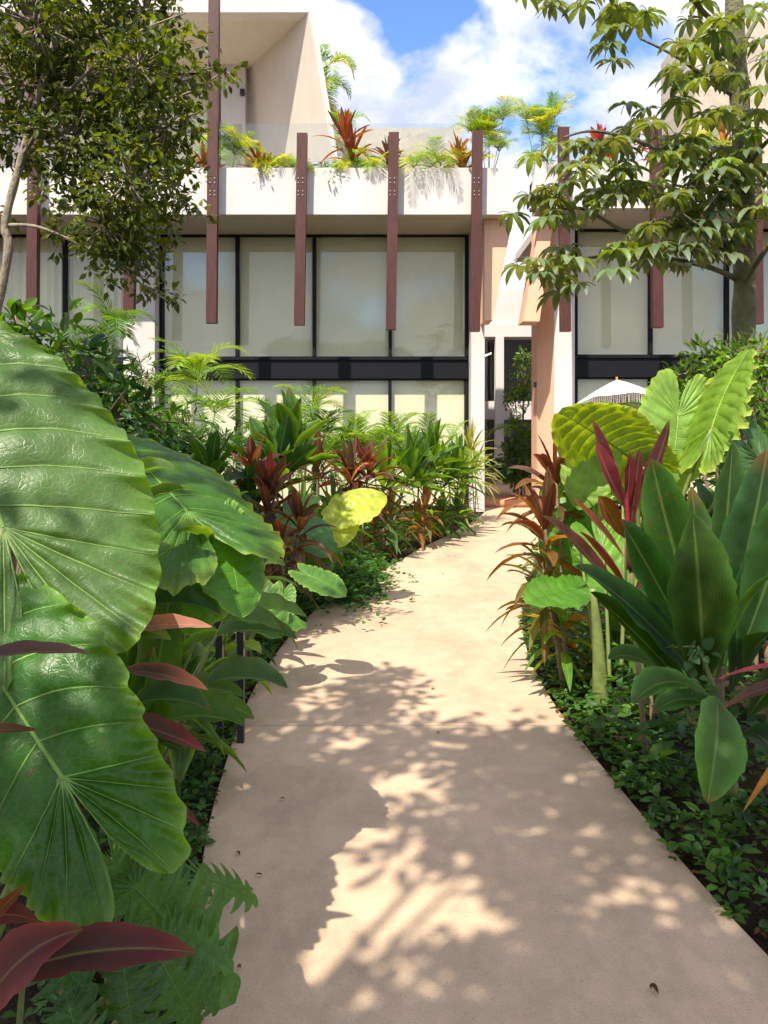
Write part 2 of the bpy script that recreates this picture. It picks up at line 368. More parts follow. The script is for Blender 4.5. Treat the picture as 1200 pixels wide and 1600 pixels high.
# spandrel band and base
m_ = MB(); m_.box((X(252, YW), YW-.12, SLAB0), (X(730, YW), YW+.3, SLAB1-.03)); m_.box((X(252, YW), YW-.16, SLAB1-.03), (X(730, YW), YW+.3, SLAB1+.02))
m_.box((X(-120, YW), YW-.12, SLAB0), (X(202, YW), YW+.3, SLAB1)); part(m_, 'spandrel', M['frame'], A)
window(A, X(252, YW), X(730, YW), SLAB1+.02, ZB, YW, [X(371, YW), X(491, YW), X(610, YW)])
window(A, X(252, YW), X(730, YW), .05, SLAB0, YW, [X(371, YW), X(491, YW), X(609, YW)])
window(A, X(-120, YW), X(202, YW), SLAB1, ZB, YW, [X(-10, YW), X(102, YW)], 'curtain')
window(A, X(-120, YW), X(202, YW), .05, SLAB0, YW, [X(-10, YW), X(102, YW)], 'curtain')
# tapering cheek that closes the balcony end, warm bounce light painted into its colour
m_ = MB(); yb = YF+.35
m_.prism([(X(757, yb), yb, Z(500, yb)), (X(770, yb), yb, Z(500, yb)), (X(801, yb), yb, ZB-.004), (X(757, yb), yb, ZB-.004)], (0, .7, 0)); part(m_, 'end_cheek', M['bounce_tint'], A)
# hooded upper floor
UP = MB(); f0, f1 = 17.6, 20.8
q = [P(482, 20, f0), P(520, 250, f0), P(385, 262, f1), P(368, 70, f1)]
q2 = [P(489, 20, f0), P(528, 250, f0), P(398, 262, f1), P(381, 70, f1)]
UP.add(q+q2, [(0, 1, 2, 3), (7, 6, 5, 4), (0, 4, 5, 1), (1, 5, 6, 2), (2, 6, 7, 3), (3, 7, 4, 0)])
part(UP, 'hood_side_wall', M['cream'], A)
m_ = MB(); m_.prism([P(484, 20, f0-.01), P(524, 253, f0-.01), P(529, 253, f0-.01), P(491, 20, f0-.01)], (0, -.12, 0)); part(m_, 'hood_edge', M['white'], A)
m_ = MB(); m_.prism([P(-300, -90, f0), P(468, -90, f0), P(490, 19, f0), P(-300, 19, f0)], (0, .35, 0)); part(m_, 'roof', M['white'], A)
m_ = MB(); z_ = Z(19, f0); m_.prism([(X(-300, f0), f0+.3, z_+.02), (X(483, f0), f0+.3, z_+.02), (X(375, f1), f1+.6, z_-.05), (X(-300, f1), f1+.6, z_-.05)], (0, 0, .2)); part(m_, 'hood_ceiling', M['cream'], A)
m_ = MB(); m_.box((X(345, 20.0), 20.0, ZB+.2), (X(383, 20.0), 20.35, z_)); part(m_, 'upper_wall', M['white'], A); m_ = MB(); m_.box((X(-300, 20), 20.4, ZB+.2), (X(90, 20), 20.6, z_)); part(m_, 'upper_wall', M['white'], A)
window(A, X(90, 20.4), X(345, 20.4), ZB+.25, Z(115, 20.4), 20.4, [X(165, 20.4), X(240, 20.4)], 'curtain')
m_ = MB(); m_.box((X(90, 20.4), 20.3, Z(115, 20.4)), (X(345, 20.4), 20.5, z_)); part(m_, 'upper_wall', M['cream'], A)
m_ = MB(); m_.box((X(384, 20.8), 20.75, ZB+.3), (X(402, 20.8), 20.8, Z(150, 20.8))); part(m_, 'upper_door', M['frame'], A)
m_ = MB(); m_.box((X(375, 19.9), 19.88, Z(148, 19.9)), (X(382, 19.9), 19.98, Z(139, 19.9))); part(m_, 'wall_light', M['black'], A)
for x, y, Y in ((246, 571, 16.85), (762, 571, 16.7)):
    if x < 700:
        m_ = MB(); m_.box((X(x-5, Y), Y-.05, Z(y+4, Y)), (X(x+4, Y), Y+.02, Z(y-4, Y))); part(m_, 'wall_light', M['black'], A)
# glass balustrade on the terrace, and the roof terrace wall behind it
yr = YF+1.05
for a, b in ((330, 425), (426, 520), (521, 625), (626, 730)):
    m_ = MB(); m_.box((X(a, yr), yr, ZT-.2), (X(b, yr)-.01, yr+.015, Z(193, yr))); part(m_, 'balustrade_pane', M['rail'], A)
m_ = MB(); m_.box((X(535, 19.8), 19.8, ZB+.2), (X(722, 19.8), 20.1, Z(199, 19.8))); part(m_, 'terrace_wall', M['stone'], A)
# vertical timber fins bolted to the fascia
def fin(parent, xc, y0, y1, tilt=0, Y=YF-.20, wpx=16):
    w = wpx*Y/F/2; x = X(xc, Y); f = MB(); z0, z1 = Z(y1, Y), Z(y0, Y)
    f.prism([(x-w-tilt, Y-.06, z0), (x+w-tilt, Y-.06, z0), (x+w+tilt, Y-.06, z1), (x-w+tilt, Y-.06, z1)], (0, .16, 0))
    o = part(f, 'timber_fin', M['timber'], parent)
    for zz in (Z(280, Y), Z(287, Y), Z(300, Y), Z(306, Y)):
        for dx in (-.045, .045):
            b = MB(); b.tube([(x+dx, Y-.075, zz), (x+dx, Y-.05, zz)], .012, 6); b.build('bolt', M['bolt'], o, smooth=False)
    s = MB(); s.box((x-.03, Y+.11, Z(300, Y)), (x+.03, YF-.002, Z(285, Y))); part(s, 'bracket', M['black'], o)
for xc, y0, y1 in ((53, -60, 488), (204, 190, 497), (333, -80, 505), (470, 209, 508), (613, 208, 515), (744, 205, 518)): fin(A, xc, y0, y1, .03)

# ---------------------------------------------------------------- second villa, right of the passage
B = thing('villa', (X(1000, YF), YW, 0), 'white villa with a side wall coloured like warm bounce light, right of the passage behind the green-trunked tree', 'building')
m_ = MB(); m_.prism([(X(828, YF), YF, Z(325, YF)), (X(838, YF), YF, Z(253, YF)), (X(1500, YF), YF, Z(250, YF)), (X(1500, YF), YF, Z(325, YF))], (0, .18, 0)); part(m_, 'fascia', M['white'], B)
ZB2 = Z(326, YF)
m_ = MB(); m_.box((X(868, YF), YF+.181, ZB2+.01), (X(1500, YF), 20.5, ZB2+.22)); part(m_, 'balcony_slab', M['cream'], B)
m_ = MB(); m_.box((X(842, YF), YF+.182, ZB2+.01), (X(868, YF)-.002, YF+.6, ZB2+.21)); part(m_, 'balcony_slab', M['cream'], B); m_ = MB(); m_.box((X(842, YF), YF+.182, ZB2+.22), (X(1480, YF), YF+1.0, Z(265, YF))); part(m_, 'planter', M['soil'], B)
m_ = MB(); m_.box((X(866, 16.75), 16.75, 0), (X(898, 16.75), 17.5, ZB2)); m_.box((X(898, YW), 19.6, 0), (X(1600, YW), 19.8, ZB2)); part(m_, 'wall', M['white'], B)
m_ = MB(); xs_ = X(866, 16.75)
m_.prism([(xs_-.001, 16.76, 0), (X(839, 17.35), 17.35, 0), (X(839, 17.35), 18.0, 0), (xs_+.1, 18.0, 0), (xs_+.1, 17.5, 0), (xs_-.001, 17.5, 0)], (0, 0, ZB2)); part(m_, 'side_wall', M['bounce_tint'], B)  # side wall carries the warm bounce light in its base colour
m_ = MB(); m_.prism([(X(817, yb), yb, Z(502, yb)), (X(843, yb), yb, Z(502, yb)), (X(866, yb), yb, ZB2-.004), (X(846, yb), yb, ZB2-.004)], (0, .6, 0)); part(m_, 'end_cheek', M['bounce_tint'], B)
s0, s1 = Z(590, YW), Z(558, YW)
m_ = MB(); m_.box((X(898, YW), YW-.12, s0), (X(1500, YW), YW+.3, s1-.03)); m_.box((X(898, YW), YW-.16, s1-.03), (X(1500, YW), YW+.3, s1+.02)); part(m_, 'spandrel', M['frame'], B)
window(B, X(898, YW), X(1500, YW), s1+.02, ZB2, YW, [X(1016, YW), X(1135, YW), X(1255, YW), X(1375, YW)])
window(B, X(898, YW), X(1500, YW), .05, s0, YW, [X(1016, YW), X(1135, YW), X(1255, YW), X(1375, YW)])
m_ = MB(); Y_ = 17.4; m_.box((X(838, Y_)-.05, Y_, Z(605, Y_)), (X(842, Y_)+.06, Y_+.1, Z(597, Y_))); part(m_, 'wall_light', M['black'], B)
m_ = MB(); m_.box((X(1085, 20.5), 20.5, ZB2+.2), (X(1500, 20.5), 23, Z(30, 20.5))); part(m_, 'upper_wall', M['stone'], B)
for a, b in ((850, 1000), (1001, 1160)):
    m_ = MB(); m_.box((X(a, yr), yr, ZB2+.5), (X(b, yr)-.01, yr+.015, Z(205, yr))); part(m_, 'balustrade_pane', M['rail'], B)
for xc, y0, y1 in ((882, 200, 518), (1026, 200, 512), (1182, 200, 506)): fin(B, xc, y0, y1, -.02)

# ---------------------------------------------------------------- building seen through the passage
Cb = thing('building', (X(795, 24.5), 24.5, 0), 'plain white building with dark openings and slim columns, seen through the passage between the villas', 'building')
Y_ = 24.0; m_ = MB()
m_.box((X(700, Y_), Y_, Z(526, Y_)), (X(900, Y_), Y_+.8, Z(506, Y_)))
m_.prism([(X(740, Y_), Y_+.1, Z(506, Y_)), (X(862, Y_), Y_+.1, Z(506, Y_)), (X(836, Y_), Y_+.1, Z(452, Y_)), (X(768, Y_), Y_+.1, Z(452, Y_))], (0, .6, 0))
part(m_, 'floor_band', M['white'], Cb); m_ = MB(); m_.box((X(700, Y_), Y_+.3, Z(655, Y_)), (X(900, Y_), Y_+.7, Z(626, Y_)))
part(m_, 'floor_band', M['white'], Cb)
m_ = MB(); m_.box((X(774, Y_), Y_-.05, .17), (X(787, Y_), Y_+.25, Z(526, Y_)-.003)); part(m_, 'column', M['white'], Cb)
m_ = MB(); m_.box((X(752, Y_), Y_-.05, .17), (X(757, Y_), Y_+.25, Z(526, Y_)-.003)); part(m_, 'column', M['white'], Cb)
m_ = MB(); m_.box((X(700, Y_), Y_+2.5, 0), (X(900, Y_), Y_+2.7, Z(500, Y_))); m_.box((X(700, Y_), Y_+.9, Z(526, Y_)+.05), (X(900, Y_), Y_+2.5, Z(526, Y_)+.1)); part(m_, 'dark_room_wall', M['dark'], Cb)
for a, b, c_, d in ((700, 774, 526, 626), (787, 900, 526, 626), (700, 774, 655, 760), (787, 900, 655, 760)):
    m_ = MB(); m_.box((X(a, Y_), Y_+.5, Z(d, Y_)), (X(b, Y_), Y_+.512, Z(c_, Y_))); part(m_, 'pane', M['glass'], Cb)
for a, y, b, y2 in ((757, 556, 767, 552), (788, 529, 813, 522)):
    m_ = MB(); m_.tube([P(a, y, Y_+1.5), P(b, y2, Y_+2.0)], .02, 5); part(m_, 'tube_light', M['lamp'], Cb)
# ---------------------------------------------------------------- leaf builders
def jit(c, a=.12): return np.clip(np.array(c)*(1+rng.uniform(-a, a, 3)*.5+rng.uniform(-a, a)), 0.002, 1)
def blade(mb, p0, p1, p2, W, n=None, nu=11, nv=5, fold=.18, c=(.05, .1, .02), edge=None, tip=None, base=.12, peak=.45, wave=.03, twist=0, stalk=.0, mat=0):
    """a long leaf along a bezier: width W, folded along its midrib, waved at its margins"""
    P_ = bez(p0, p1, p2, nu); u = np.linspace(0, 1, nu)
    t = np.gradient(P_, axis=0); t /= np.linalg.norm(t, axis=1)[:, None]+1e-9
    n = np.asarray(n if n is not None else (0, 0, 1), float)
    s = np.cross(t, n); ln = np.linalg.norm(s, axis=1)
    if ln.min() < .15: s = s+np.cross(t, V(.3, -.6, .2))*.3
    s /= np.linalg.norm(s, axis=1)[:, None]+1e-9
    nn = np.cross(s, t)
    if twist:
        a = twist*u; s, nn = s*np.cos(a)[:, None]+nn*np.sin(a)[:, None], nn*np.cos(a)[:, None]-s*np.sin(a)[:, None]
    a_ = np.log(.5)/np.log(peak); prof = np.sin(math.pi*np.clip(u, 0, 1)**a_)**.75
    prof = np.maximum(prof, base*(1-u)**1.5)
    wob = lambda: np.convolve(rng.normal(0, 1, nu+4), np.ones(5)/5, 'valid')*.16
    w = W*prof/2; wl = np.where(np.linspace(-1, 1, nv)[None, :] < 0, 1+wob()[:, None], 1+wob()[:, None]); vv = np.linspace(-1, 1, nv); L_ = np.linalg.norm(P_[-1]-P_[0])
    ph = rng.uniform(0, 6); nw = rng.uniform(2.5, 4.5)
    z = fold*np.abs(vv)[None, :]*w[:, None]*2 + wave*W*(np.abs(vv)**2)[None, :]*np.sin(u[:, None]*nw*6.28+ph+np.sign(vv)[None, :]*1.3)*np.minimum(1, 4*u*(1-u))[:, None]
    v = P_[:, None, :]+s[:, None, :]*(w[:, None]*wl*vv[None, :]*math.cos(fold))[:, :, None]+nn[:, None, :]*z[:, :, None]
    c = np.array(c, float); cc = np.tile(c, (nu, nv, 1))
    if edge is not None:
        k = (np.abs(vv)**3)[None, :, None]; cc = cc*(1-k)+np.array(edge)*k
    if tip is not None:
        k = (np.clip(u-.45, 0, 1)/.55)[:, None, None]**1.3; cc = cc*(1-k)+np.array(tip)*k
    if rng.random() < .45:
        k = (np.clip(u-rng.uniform(.86, .94), 0, 1)/.10).clip(0, 1)[:, None, None]; cc = cc*(1-k)+np.array((.13, .075, .03))*k
    uv = np.stack([np.tile((vv+1)/2, (nu, 1)), np.tile(u[:, None], (1, nv))], 2)
    i, j = np.meshgrid(np.arange(nu-1), np.arange(nv-1), indexing='ij'); q = (i*nv+j).ravel()
    mb.add(v.reshape(-1, 3), np.stack([q, q+1, q+nv+1, q+nv], 1), cc.reshape(-1, 3), uv.reshape(-1, 2), mat)
def scatter(mb, p, d, n, l, w, c, nu=4, nv=3, fold=.15, droop=.15, peak=.45, mat=0):
    """many small leaves at once"""
    p, d, n = (np.asarray(a, float).reshape(-1, 3) for a in (p, d, n)); k = len(p)
    d = d/np.linalg.norm(d, axis=1)[:, None]; s = np.cross(d, n); s /= np.linalg.norm(s, axis=1)[:, None]+1e-9; n = np.cross(s, d)
    l = np.broadcast_to(l, (k,)); w = np.broadcast_to(w, (k,))
    u = np.linspace(0, 1, nu); vv = np.linspace(-.5, .5, nv); a_ = np.log(.5)/np.log(peak)
    prof = np.sin(math.pi*u**a_)**.8; prof[0] = .08; prof[-1] = .02
    tu = np.repeat(u, nv); tv = np.outer(prof, vv).ravel(); th = (np.abs(np.outer(prof, vv))*fold*2).ravel()
    v = p[:, None, :]+d[:, None, :]*(l[:, None]*tu[None])[:, :, None]+s[:, None, :]*(w[:, None]*tv[None])[:, :, None]\
        + n[:, None, :]*(w[:, None]*th[None]-l[:, None]*droop*tu[None]**2)[:, :, None]
    c = np.broadcast_to(np.asarray(c, float), (k, 3)); cc = np.repeat(c[:, None, :], nu*nv, axis=1)
    uv = np.stack([np.tile(np.linspace(0, 1, nv), nu), tu], 1); uv = np.tile(uv, (k, 1))
    i, j = np.meshgrid(np.arange(nu-1), np.arange(nv-1), indexing='ij'); q = (i*nv+j).ravel()
    f = np.stack([q, q+1, q+nv+1, q+nv], 1); f = (f[None]+(np.arange(k)*nu*nv)[:, None, None]).reshape(-1, 4)
    mb.add(v.reshape(-1, 3), f, cc.reshape(-1, 3), uv, mat)
TH = np.array([0, 8, 16, 28, 42, 58, 75, 95, 115, 135, 150, 162, 170, 176, 180])
RR = np.array([1.03, .96, .88, .79, .71, .645, .60, .575, .575, .60, .62, .57, .42, .22, .06])
TA = np.array([0, 16, 28, 42, 58, 70, 83, 100, 120, 138, 150, 160, 168, 175, 180])
RA_ = np.array([1.03, .90, .80, .70, .60, .52, .46, .43, .45, .50, .54, .54, .44, .25, .07])
def taro(mb, J, T, n, c=(.05, .14, .02), vein=(.16, .26, .06), wide=1.0, NPp=96, NTt=14, nveins=10, fold=.10, droop=.16, ruffle=.035, pleat=.012, lobes=0, edge=None, droopside=.10, rot=0, tube_r=.006, arrow=True, sinus=.98):
    """heart or arrow shaped leaf: J where the stalk joins, T the tip, n the way its upper face looks"""
    J, T = np.array(J, float), np.array(T, float); Ls = np.linalg.norm(T-J); a = (T-J)/Ls
    n = nrm(np.array(n, float)-np.dot(n, a)*a); b = np.cross(n, a)
    NPp = nveins*max(4, round(NPp/nveins))+1; pm = .60; ph0 = rng.uniform(0, 6)
    def surf(sd, p, t):
        a0 = np.where(p < pm, (1-p/pm)*.95, 0.0)
        th = math.pi*(p**.88)*sinus; r = np.interp(np.degrees(th), TA if arrow else TH, RA_ if arrow else RR)
        r = r*(1+.032*np.abs(np.sin(nveins*math.pi*p))+.006*np.sin(p*77+ph0))
        if lobes:
            lb = np.abs(np.cos(lobes*math.pi*p))**2.0; r = r*1.0
            t = t*(1-(.66*(1-lb))*(t > 0)*np.clip((p-.02)*20, 0, 1))
        ea, eb = r*np.cos(th), r*np.sin(th)*wide
        x = a0+(ea-a0)*t+.05*np.sin(math.pi*t)*(p < pm)*np.sin(math.pi*np.clip(p/pm, 0, 1)); y = eb*t
        rf = ruffle*((t**4)*.8*(np.cos(p*nveins*2*math.pi)+.5*np.sin(ph0+sd+p*17))+(t**9)*.35*np.sin(p*nveins*4.3*math.pi+ph0*2))*np.sin(math.pi*np.clip(p*1.02, 0, 1))**.3
        z = fold*y-droopside*y*y*2.2-droop*np.sign(x)*x*x+rf+pleat*(np.abs(np.sin(nveins*math.pi*p))**.7-.5)*np.clip(t*3, 0, 1)*2+pleat*.35*np.sin(t*23+p*9+ph0)*np.sin(p*41+t*5)*np.clip(t*3, 0, 1)
        return J+Ls*(x[..., None]*a+(sd*y)[..., None]*b+z[..., None]*n)
    for sd in (-1, 1):
        p, t = np.meshgrid(np.linspace(0, 1, NPp), np.linspace(0, 1, NTt), indexing='ij')
        v = surf(sd, p, t); c_ = np.tile(np.array(c, float), (NPp, NTt, 1))
        if edge is not None:
            k = (t**10)[..., None]; c_ = c_*(1-k)+np.array(edge)*k
        i, j = np.meshgrid(np.arange(NPp-1), np.arange(NTt-1), indexing='ij'); q = (i*NTt+j).ravel()
        f = np.stack([q, q+1, q+NTt+1, q+NTt], 1)
        if sd > 0: f = f[:, ::-1]
        mb.add(v.reshape(-1, 3), f, c_.reshape(-1, 3), np.stack([p, t], 2).reshape(-1, 2), 0)
        for k in range(1, nveins):
            pk = np.full(14, k/nveins); tk = np.linspace(0, .985, 14)
            pts = surf(sd, pk, tk)
            mb.tube(pts+n*Ls*tube_r*.35, np.linspace(1, .2, 14)*tube_r*Ls*(.72 if k % 2 else .9), 5, vein, 1, cap=False)
        # the line of the back rib
        pts = surf(sd, np.full(14, .985), np.linspace(0, .95, 14)); mb.tube(pts, np.linspace(1, .3, 14)*tube_r*Ls, 5, vein, 1, cap=False)
    tt = np.linspace(0, 1, 20); pp = np.clip(pm*(1-tt/.95), 0, 1); pts = surf(1, pp, np.zeros(20)+.0)
    mb.tube(pts+n*Ls*.001, np.linspace(1.6, .35, 20)*tube_r*Ls, 6, vein, 1, cap=False)
    return surf
def add_taro_leaf(root, base, J, T, n, sr=.012, via=None, **k):
    """leaf with its own stalk"""
    mb = MB(); taro(mb, J, T, n, **k); lf = mb.build('leaf', [M['taro'], M['vein']], root)
    s = MB(); J = np.array(J, float); base = np.array(base, float)
    mid = np.array(via) if via is not None else (base*.4+J*.6)+V(0, 0, .22*abs(J[2]-base[2]))-(nrm(np.array(T)-J))*.10
    s.tube(bez(base, mid, J, 16), np.linspace(sr*1.9, sr*.55, 16), 8, jit((.13, .22, .045), .1))
    s.build('stalk', M['stem'], root); return lf
def hero_blade(root, p0, p2, W, bow, n, name='leaf', **k):
    mb = MB(); p0, p2 = np.array(p0, float), np.array(p2, float)
    k.setdefault('nu', 28); k.setdefault('nv', 9)
    blade(mb, p0, (p0+p2)/2+np.array(bow, float), p2, W, n, **k); return mb.build(name, M['leaf'], root)
# palettes (albedo)
GREEN = [(.040, .105, .018), (.055, .135, .022), (.035, .085, .020), (.075, .16, .025)]
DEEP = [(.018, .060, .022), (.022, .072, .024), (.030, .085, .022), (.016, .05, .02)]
LIME = [(.13, .25, .03), (.19, .30, .035), (.09, .20, .03)]
RED = [(.060, .016, .020), (.085, .024, .026), (.042, .018, .022), (.11, .042, .028), (.045, .032, .022), (.07, .045, .03)]
PINK = [(.22, .05, .07), (.17, .03, .045), (.32, .13, .11)]
BRONZE = [(.16, .08, .035), (.22, .09, .03), (.09, .09, .03), (.26, .12, .05)]
def pick(pal): return jit(pal[rng.integers(len(pal))])
def whorl(root, top, n, Ln, W, pal, edge=None, tip=None, lo=-.5, hi=1.35, spread=.25, droop=.45, each=True, lean=(0, 0), nu=11, nv=5, up_pal=None, fold=.22, mbx=None, name='leaf', peak=.45):
    """rosette of long leaves round the head of a cane"""
    top = np.array(top, float); big = MB() if mbx is None else mbx
    for k in range(n):
        f = (k+.5)/n; az_ = k*2.39996+rng.uniform(-.3, .3); el = lo+(hi-lo)*f**.8+rng.uniform(-.1, .1)
        d = V(math.cos(az_)*math.cos(el)+lean[0], math.sin(az_)*math.cos(el)+lean[1], math.sin(el)); d = nrm(d)
        ln = Ln*rng.uniform(.8, 1.12)*(1-.25*abs(f-.55)); p0 = top+V(0, 0, -spread*(1-f))+d*.01
        p1 = p0+d*ln*.5+V(0, 0, .05*ln); p2 = p0+d*ln*.93+V(0, 0, -droop*ln*max(.05, math.cos(el))*rng.uniform(.5, 1.2))
        nvec = nrm(V(-d[0]*d[2], -d[1]*d[2], 1.001-d[2]**2)+rng.normal(0, .15, 3))
        pl_ = up_pal if (up_pal is not None and f > .62) else pal
        c = pick(pl_); mb = MB() if each else big
        kw = {}
        if edge is not None and rng.random() < .75: kw['edge'] = jit(edge)
        if tip is not None and rng.random() < .5: kw['tip'] = jit(tip)
        blade(mb, p0, p1, p2, W*rng.uniform(.75, 1.15), nvec, nu, nv, fold, c, twist=rng.uniform(-.5, .5), peak=peak, **kw)
        if each: mb.build(name, M['leaf'], root)
    if not each and mbx is None: big.build('foliage', M['leaf'], root)
def cane(root, pts, r, name='cane', mat='cane'):
    s = MB(); pts = np.array(pts, float); s.tube(bez(pts[0], pts[1], pts[2], 14), np.linspace(r, r*.75, 14)*(1+.12*np.sin(np.arange(14)*2.6)), 8); return s.build(name, M[mat], root)
def cordyline(X0, Y0, tops, label, pal=RED, n=20, Ln=.42, W=.075, group=None, cat='cordyline', name='cordyline', z0=0, **k):
    """tops: list of head positions (x, y, z)"""
    r = thing(name, (X0, Y0, z0), label, cat, group)
    for tp in tops:
        cane(r, [(X0, Y0, z0), ((X0+tp[0])/2+rng.uniform(-.04, .04), (Y0+tp[1])/2, (z0+tp[2])/2), tp], .016 if Y0 < 12 else .012)
        whorl(r, tp, n, Ln, W, pal, **k)
    return r
def frond(mb, smb, p, d, Ln, droop, n=26, ll=.28, lw=.02, c=(.06, .13, .025), r=.006, vee=.25, sm=None):
    p = np.array(p, float); d = nrm(d); s = np.linspace(0, 1, 16); pts = [p]; dd = d.copy()
    for i in range(15):
        dd = nrm(dd+V(0, 0, -droop/15*(1+i*.08))); pts.append(pts[-1]+dd*Ln/15)
    pts = np.array(pts); smb.tube(pts, np.linspace(r, r*.25, 16), 5, jit((.16, .22, .05)), cap=False, mat=0 if sm is None else sm)
    ss = np.linspace(.16, .99, n); q = np.stack([np.interp(ss, s, pts[:, k]) for k in range(3)], 1)
    t = np.gradient(q, axis=0); t /= np.linalg.norm(t, axis=1)[:, None]
    side = np.cross(t, V(0, 0, 1)+1e-3); side /= np.linalg.norm(side, axis=1)[:, None]; up = np.cross(side, t)
    env = np.sin(math.pi*(.12+.80*ss))**.6
    for sg in (-1, 1):
        dirs = t*(.35+.5*ss[:, None])+sg*side*.8+up*vee+rng.normal(0, .07, (n, 3))
        cc = np.array([jit(c, .15) for _ in range(n)])
        scatter(mb, q, dirs, up+rng.normal(0, .1, (n, 3)), ll*env*rng.uniform(.85, 1.1, n), lw, cc, nu=5, nv=3, fold=.3, droop=.22, peak=.35)
def palm(X0, Y0, z0, stems, label, pal=GREEN, cat='palm', name='palm', group=None, nf=6, Ln=.7, ll=.24, lw=.018, n=22, droop=1.2, cr=.012, hi=1.3, lo=.5):
    """clump of thin canes each with feather fronds; stems: (dx, dy, height)"""
    r = thing(name, (X0, Y0, z0), label, cat, group); fm, sm = MB(), MB()
    for dx, dy, h in stems:
        tp = V(X0+dx, Y0+dy, z0+h); b = V(X0+dx*.25, Y0+dy*.25, z0)
        sm.tube(bez(b, (b+tp)/2+V(dx*.1, 0, h*.1), tp, 10), np.linspace(cr, cr*.7, 10), 6, jit((.14, .17, .05)))
        a0 = rng.uniform(0, 6)
        for k in range(nf):
            az_ = a0+k*2*math.pi/nf+rng.uniform(-.3, .3); el = rng.uniform(lo, hi)
            frond(fm, sm, tp, V(math.cos(az_)*math.cos(el), math.sin(az_)*math.cos(el), math.sin(el)), Ln*rng.uniform(.8, 1.15), droop*rng.uniform(.7, 1.2), n, ll, lw, pick(pal))
    fm.build('foliage', M['small'], r); sm.build('stem', M['stem'], r); return r
def leafcloud(mb, blobs, per, size, pal, wr=.45, droop=.2, nu=4, nv=3, smb=None, stem_from=None, tuft=6, down=0.1, keep=None, tw=.1):
    """leaf tufts through a set of ellipsoids ((centre), (radii)); per = tufts in each"""
    for (c, r), m in zip(blobs, per):
        c = np.array(c, float); r = np.array(r, float)
        u = rng.normal(size=(m, 3)); u /= np.linalg.norm(u, axis=1)[:, None]; rad = rng.uniform(.35, 1.0, m)**.6
        q = c+u*r*rad[:, None]
        if keep is not None:
            q = q[keep(q)]; m = len(q)
            if m == 0: continue
        q = np.repeat(q, tuft, axis=0); od = nrm_rows((q-c)/r+rng.normal(0, .25, q.shape))
        tw_ = np.repeat(rng.normal(0, 1, (m, 3)), tuft, axis=0)
        d = nrm_rows(od*.35+tw_*.25+rng.normal(0, .6, q.shape)+V(0, 0, -down)); q = q+d*rng.uniform(0, 1, (len(q), 1))*size*1.2
        n = rng.normal(0, .5, q.shape)+V(0, 0, 1.0)
        cc = np.array([pick(pal) for _ in range(m)]).repeat(tuft, axis=0)*rng.uniform(.8, 1.25, (len(q), 1))
        l = size*rng.uniform(.65, 1.2, len(q))
        scatter(mb, q, d, n, l, l*wr, cc, nu, nv, .2, droop)
        if smb is not None:
            for k in range(0, m, 3):
                e = q[k*tuft]; s_ = c+(e-c)*.2
                smb.tube(bez(s_, (s_+e)/2+V(0, 0, .05*np.linalg.norm(e-s_)), e, 5), np.linspace(.008, .003, 5)*(size/.06)**.5, 4, (1, 1, 1), cap=False)
def nrm_rows(a): return a/(np.linalg.norm(a, axis=1)[:, None]+1e-9)
def shrub(X0, Y0, z0, blobs, per, size, pal, label, cat='shrub', name='shrub', group=None, wr=.4, stem='cane', **k):
    r = thing(name, (X0, Y0, z0), label, cat, group); fm, sm = MB(), MB()
    for c, rr in blobs:
        c = np.array(c, float); sm.tube(bez((X0, Y0, z0), (X0*.6+c[0]*.4, Y0*.6+c[1]*.4, z0*.3+c[2]*.7), c, 8), np.linspace(.02, .008, 8), 6)
    leafcloud(fm, [((c), r_) for c, r_ in blobs], per, size, pal, wr, smb=sm, **k)
    fm.build('foliage', M['small'], r); sm.build('stem', M[stem], r); return r
# ---------------------------------------------------------------- small-leaved tree at the left
def fork(sm, pts, r0, r1, k=8, n=14, c=(1, 1, 1)):
    pts = np.array(pts, float)
    # catmull-like smooth polyline
    t = np.linspace(0, len(pts)-1, n*(len(pts)-1)); out = []
    for x in t:
        i = min(int(x), len(pts)-2); f = x-i; p = [pts[max(i-1, 0)], pts[i], pts[i+1], pts[min(i+2, len(pts)-1)]]
        out.append(.5*((2*p[1])+(-p[0]+p[2])*f+(2*p[0]-5*p[1]+4*p[2]-p[3])*f*f+(-p[0]+3*p[1]-3*p[2]+p[3])*f**3))
    out = np.array(out); sm.tube(out, np.linspace(r0, r1, len(out))*(1+.06*np.sin(np.arange(len(out))*.9)), k, c); return out
r = thing('broadleaf_tree', (-2.75, 5.0, 0), 'small-leaved dark evergreen tree with a thin pale curving trunk at the upper left', 'tree')
tm, fm, bm_ = MB(), MB(), MB()
fork(tm, [(-2.75, 5.0, 0), (-2.66, 5.0, 1.0), (-2.60, 5.0, 2.0), P(12, 400, 5), P(8, 350, 5), P(30, 260, 5), P(60, 150, 5), P(95, 20, 5), P(120, -200, 5)], .036, .018)
for pts in ([P(30, 250, 5), P(100, 150, 4.9), P(200, 60, 4.8), P(290, 20, 4.8)], [P(15, 352, 5), P(60, 355, 4.9), P(130, 385, 4.9), P(200, 430, 4.9), P(262, 470, 4.9)],
            [P(40, 210, 5), P(120, 230, 5.2), P(210, 270, 5.2), P(290, 320, 5.1)], [P(60, 130, 5), P(180, 150, 5.1), P(280, 150, 5.0), P(352, 110, 4.9)],
            [P(60, 160, 5), P(0, 100, 5.2), P(-100, 40, 5.2)], [P(70, 100, 5), P(60, 0, 4.7), P(160, -60, 4.7)], [P(120, 230, 5.2), P(180, 330, 5.2), P(215, 420, 5.1)]):
    fork(bm_, pts, .014, .004, 6, 8)
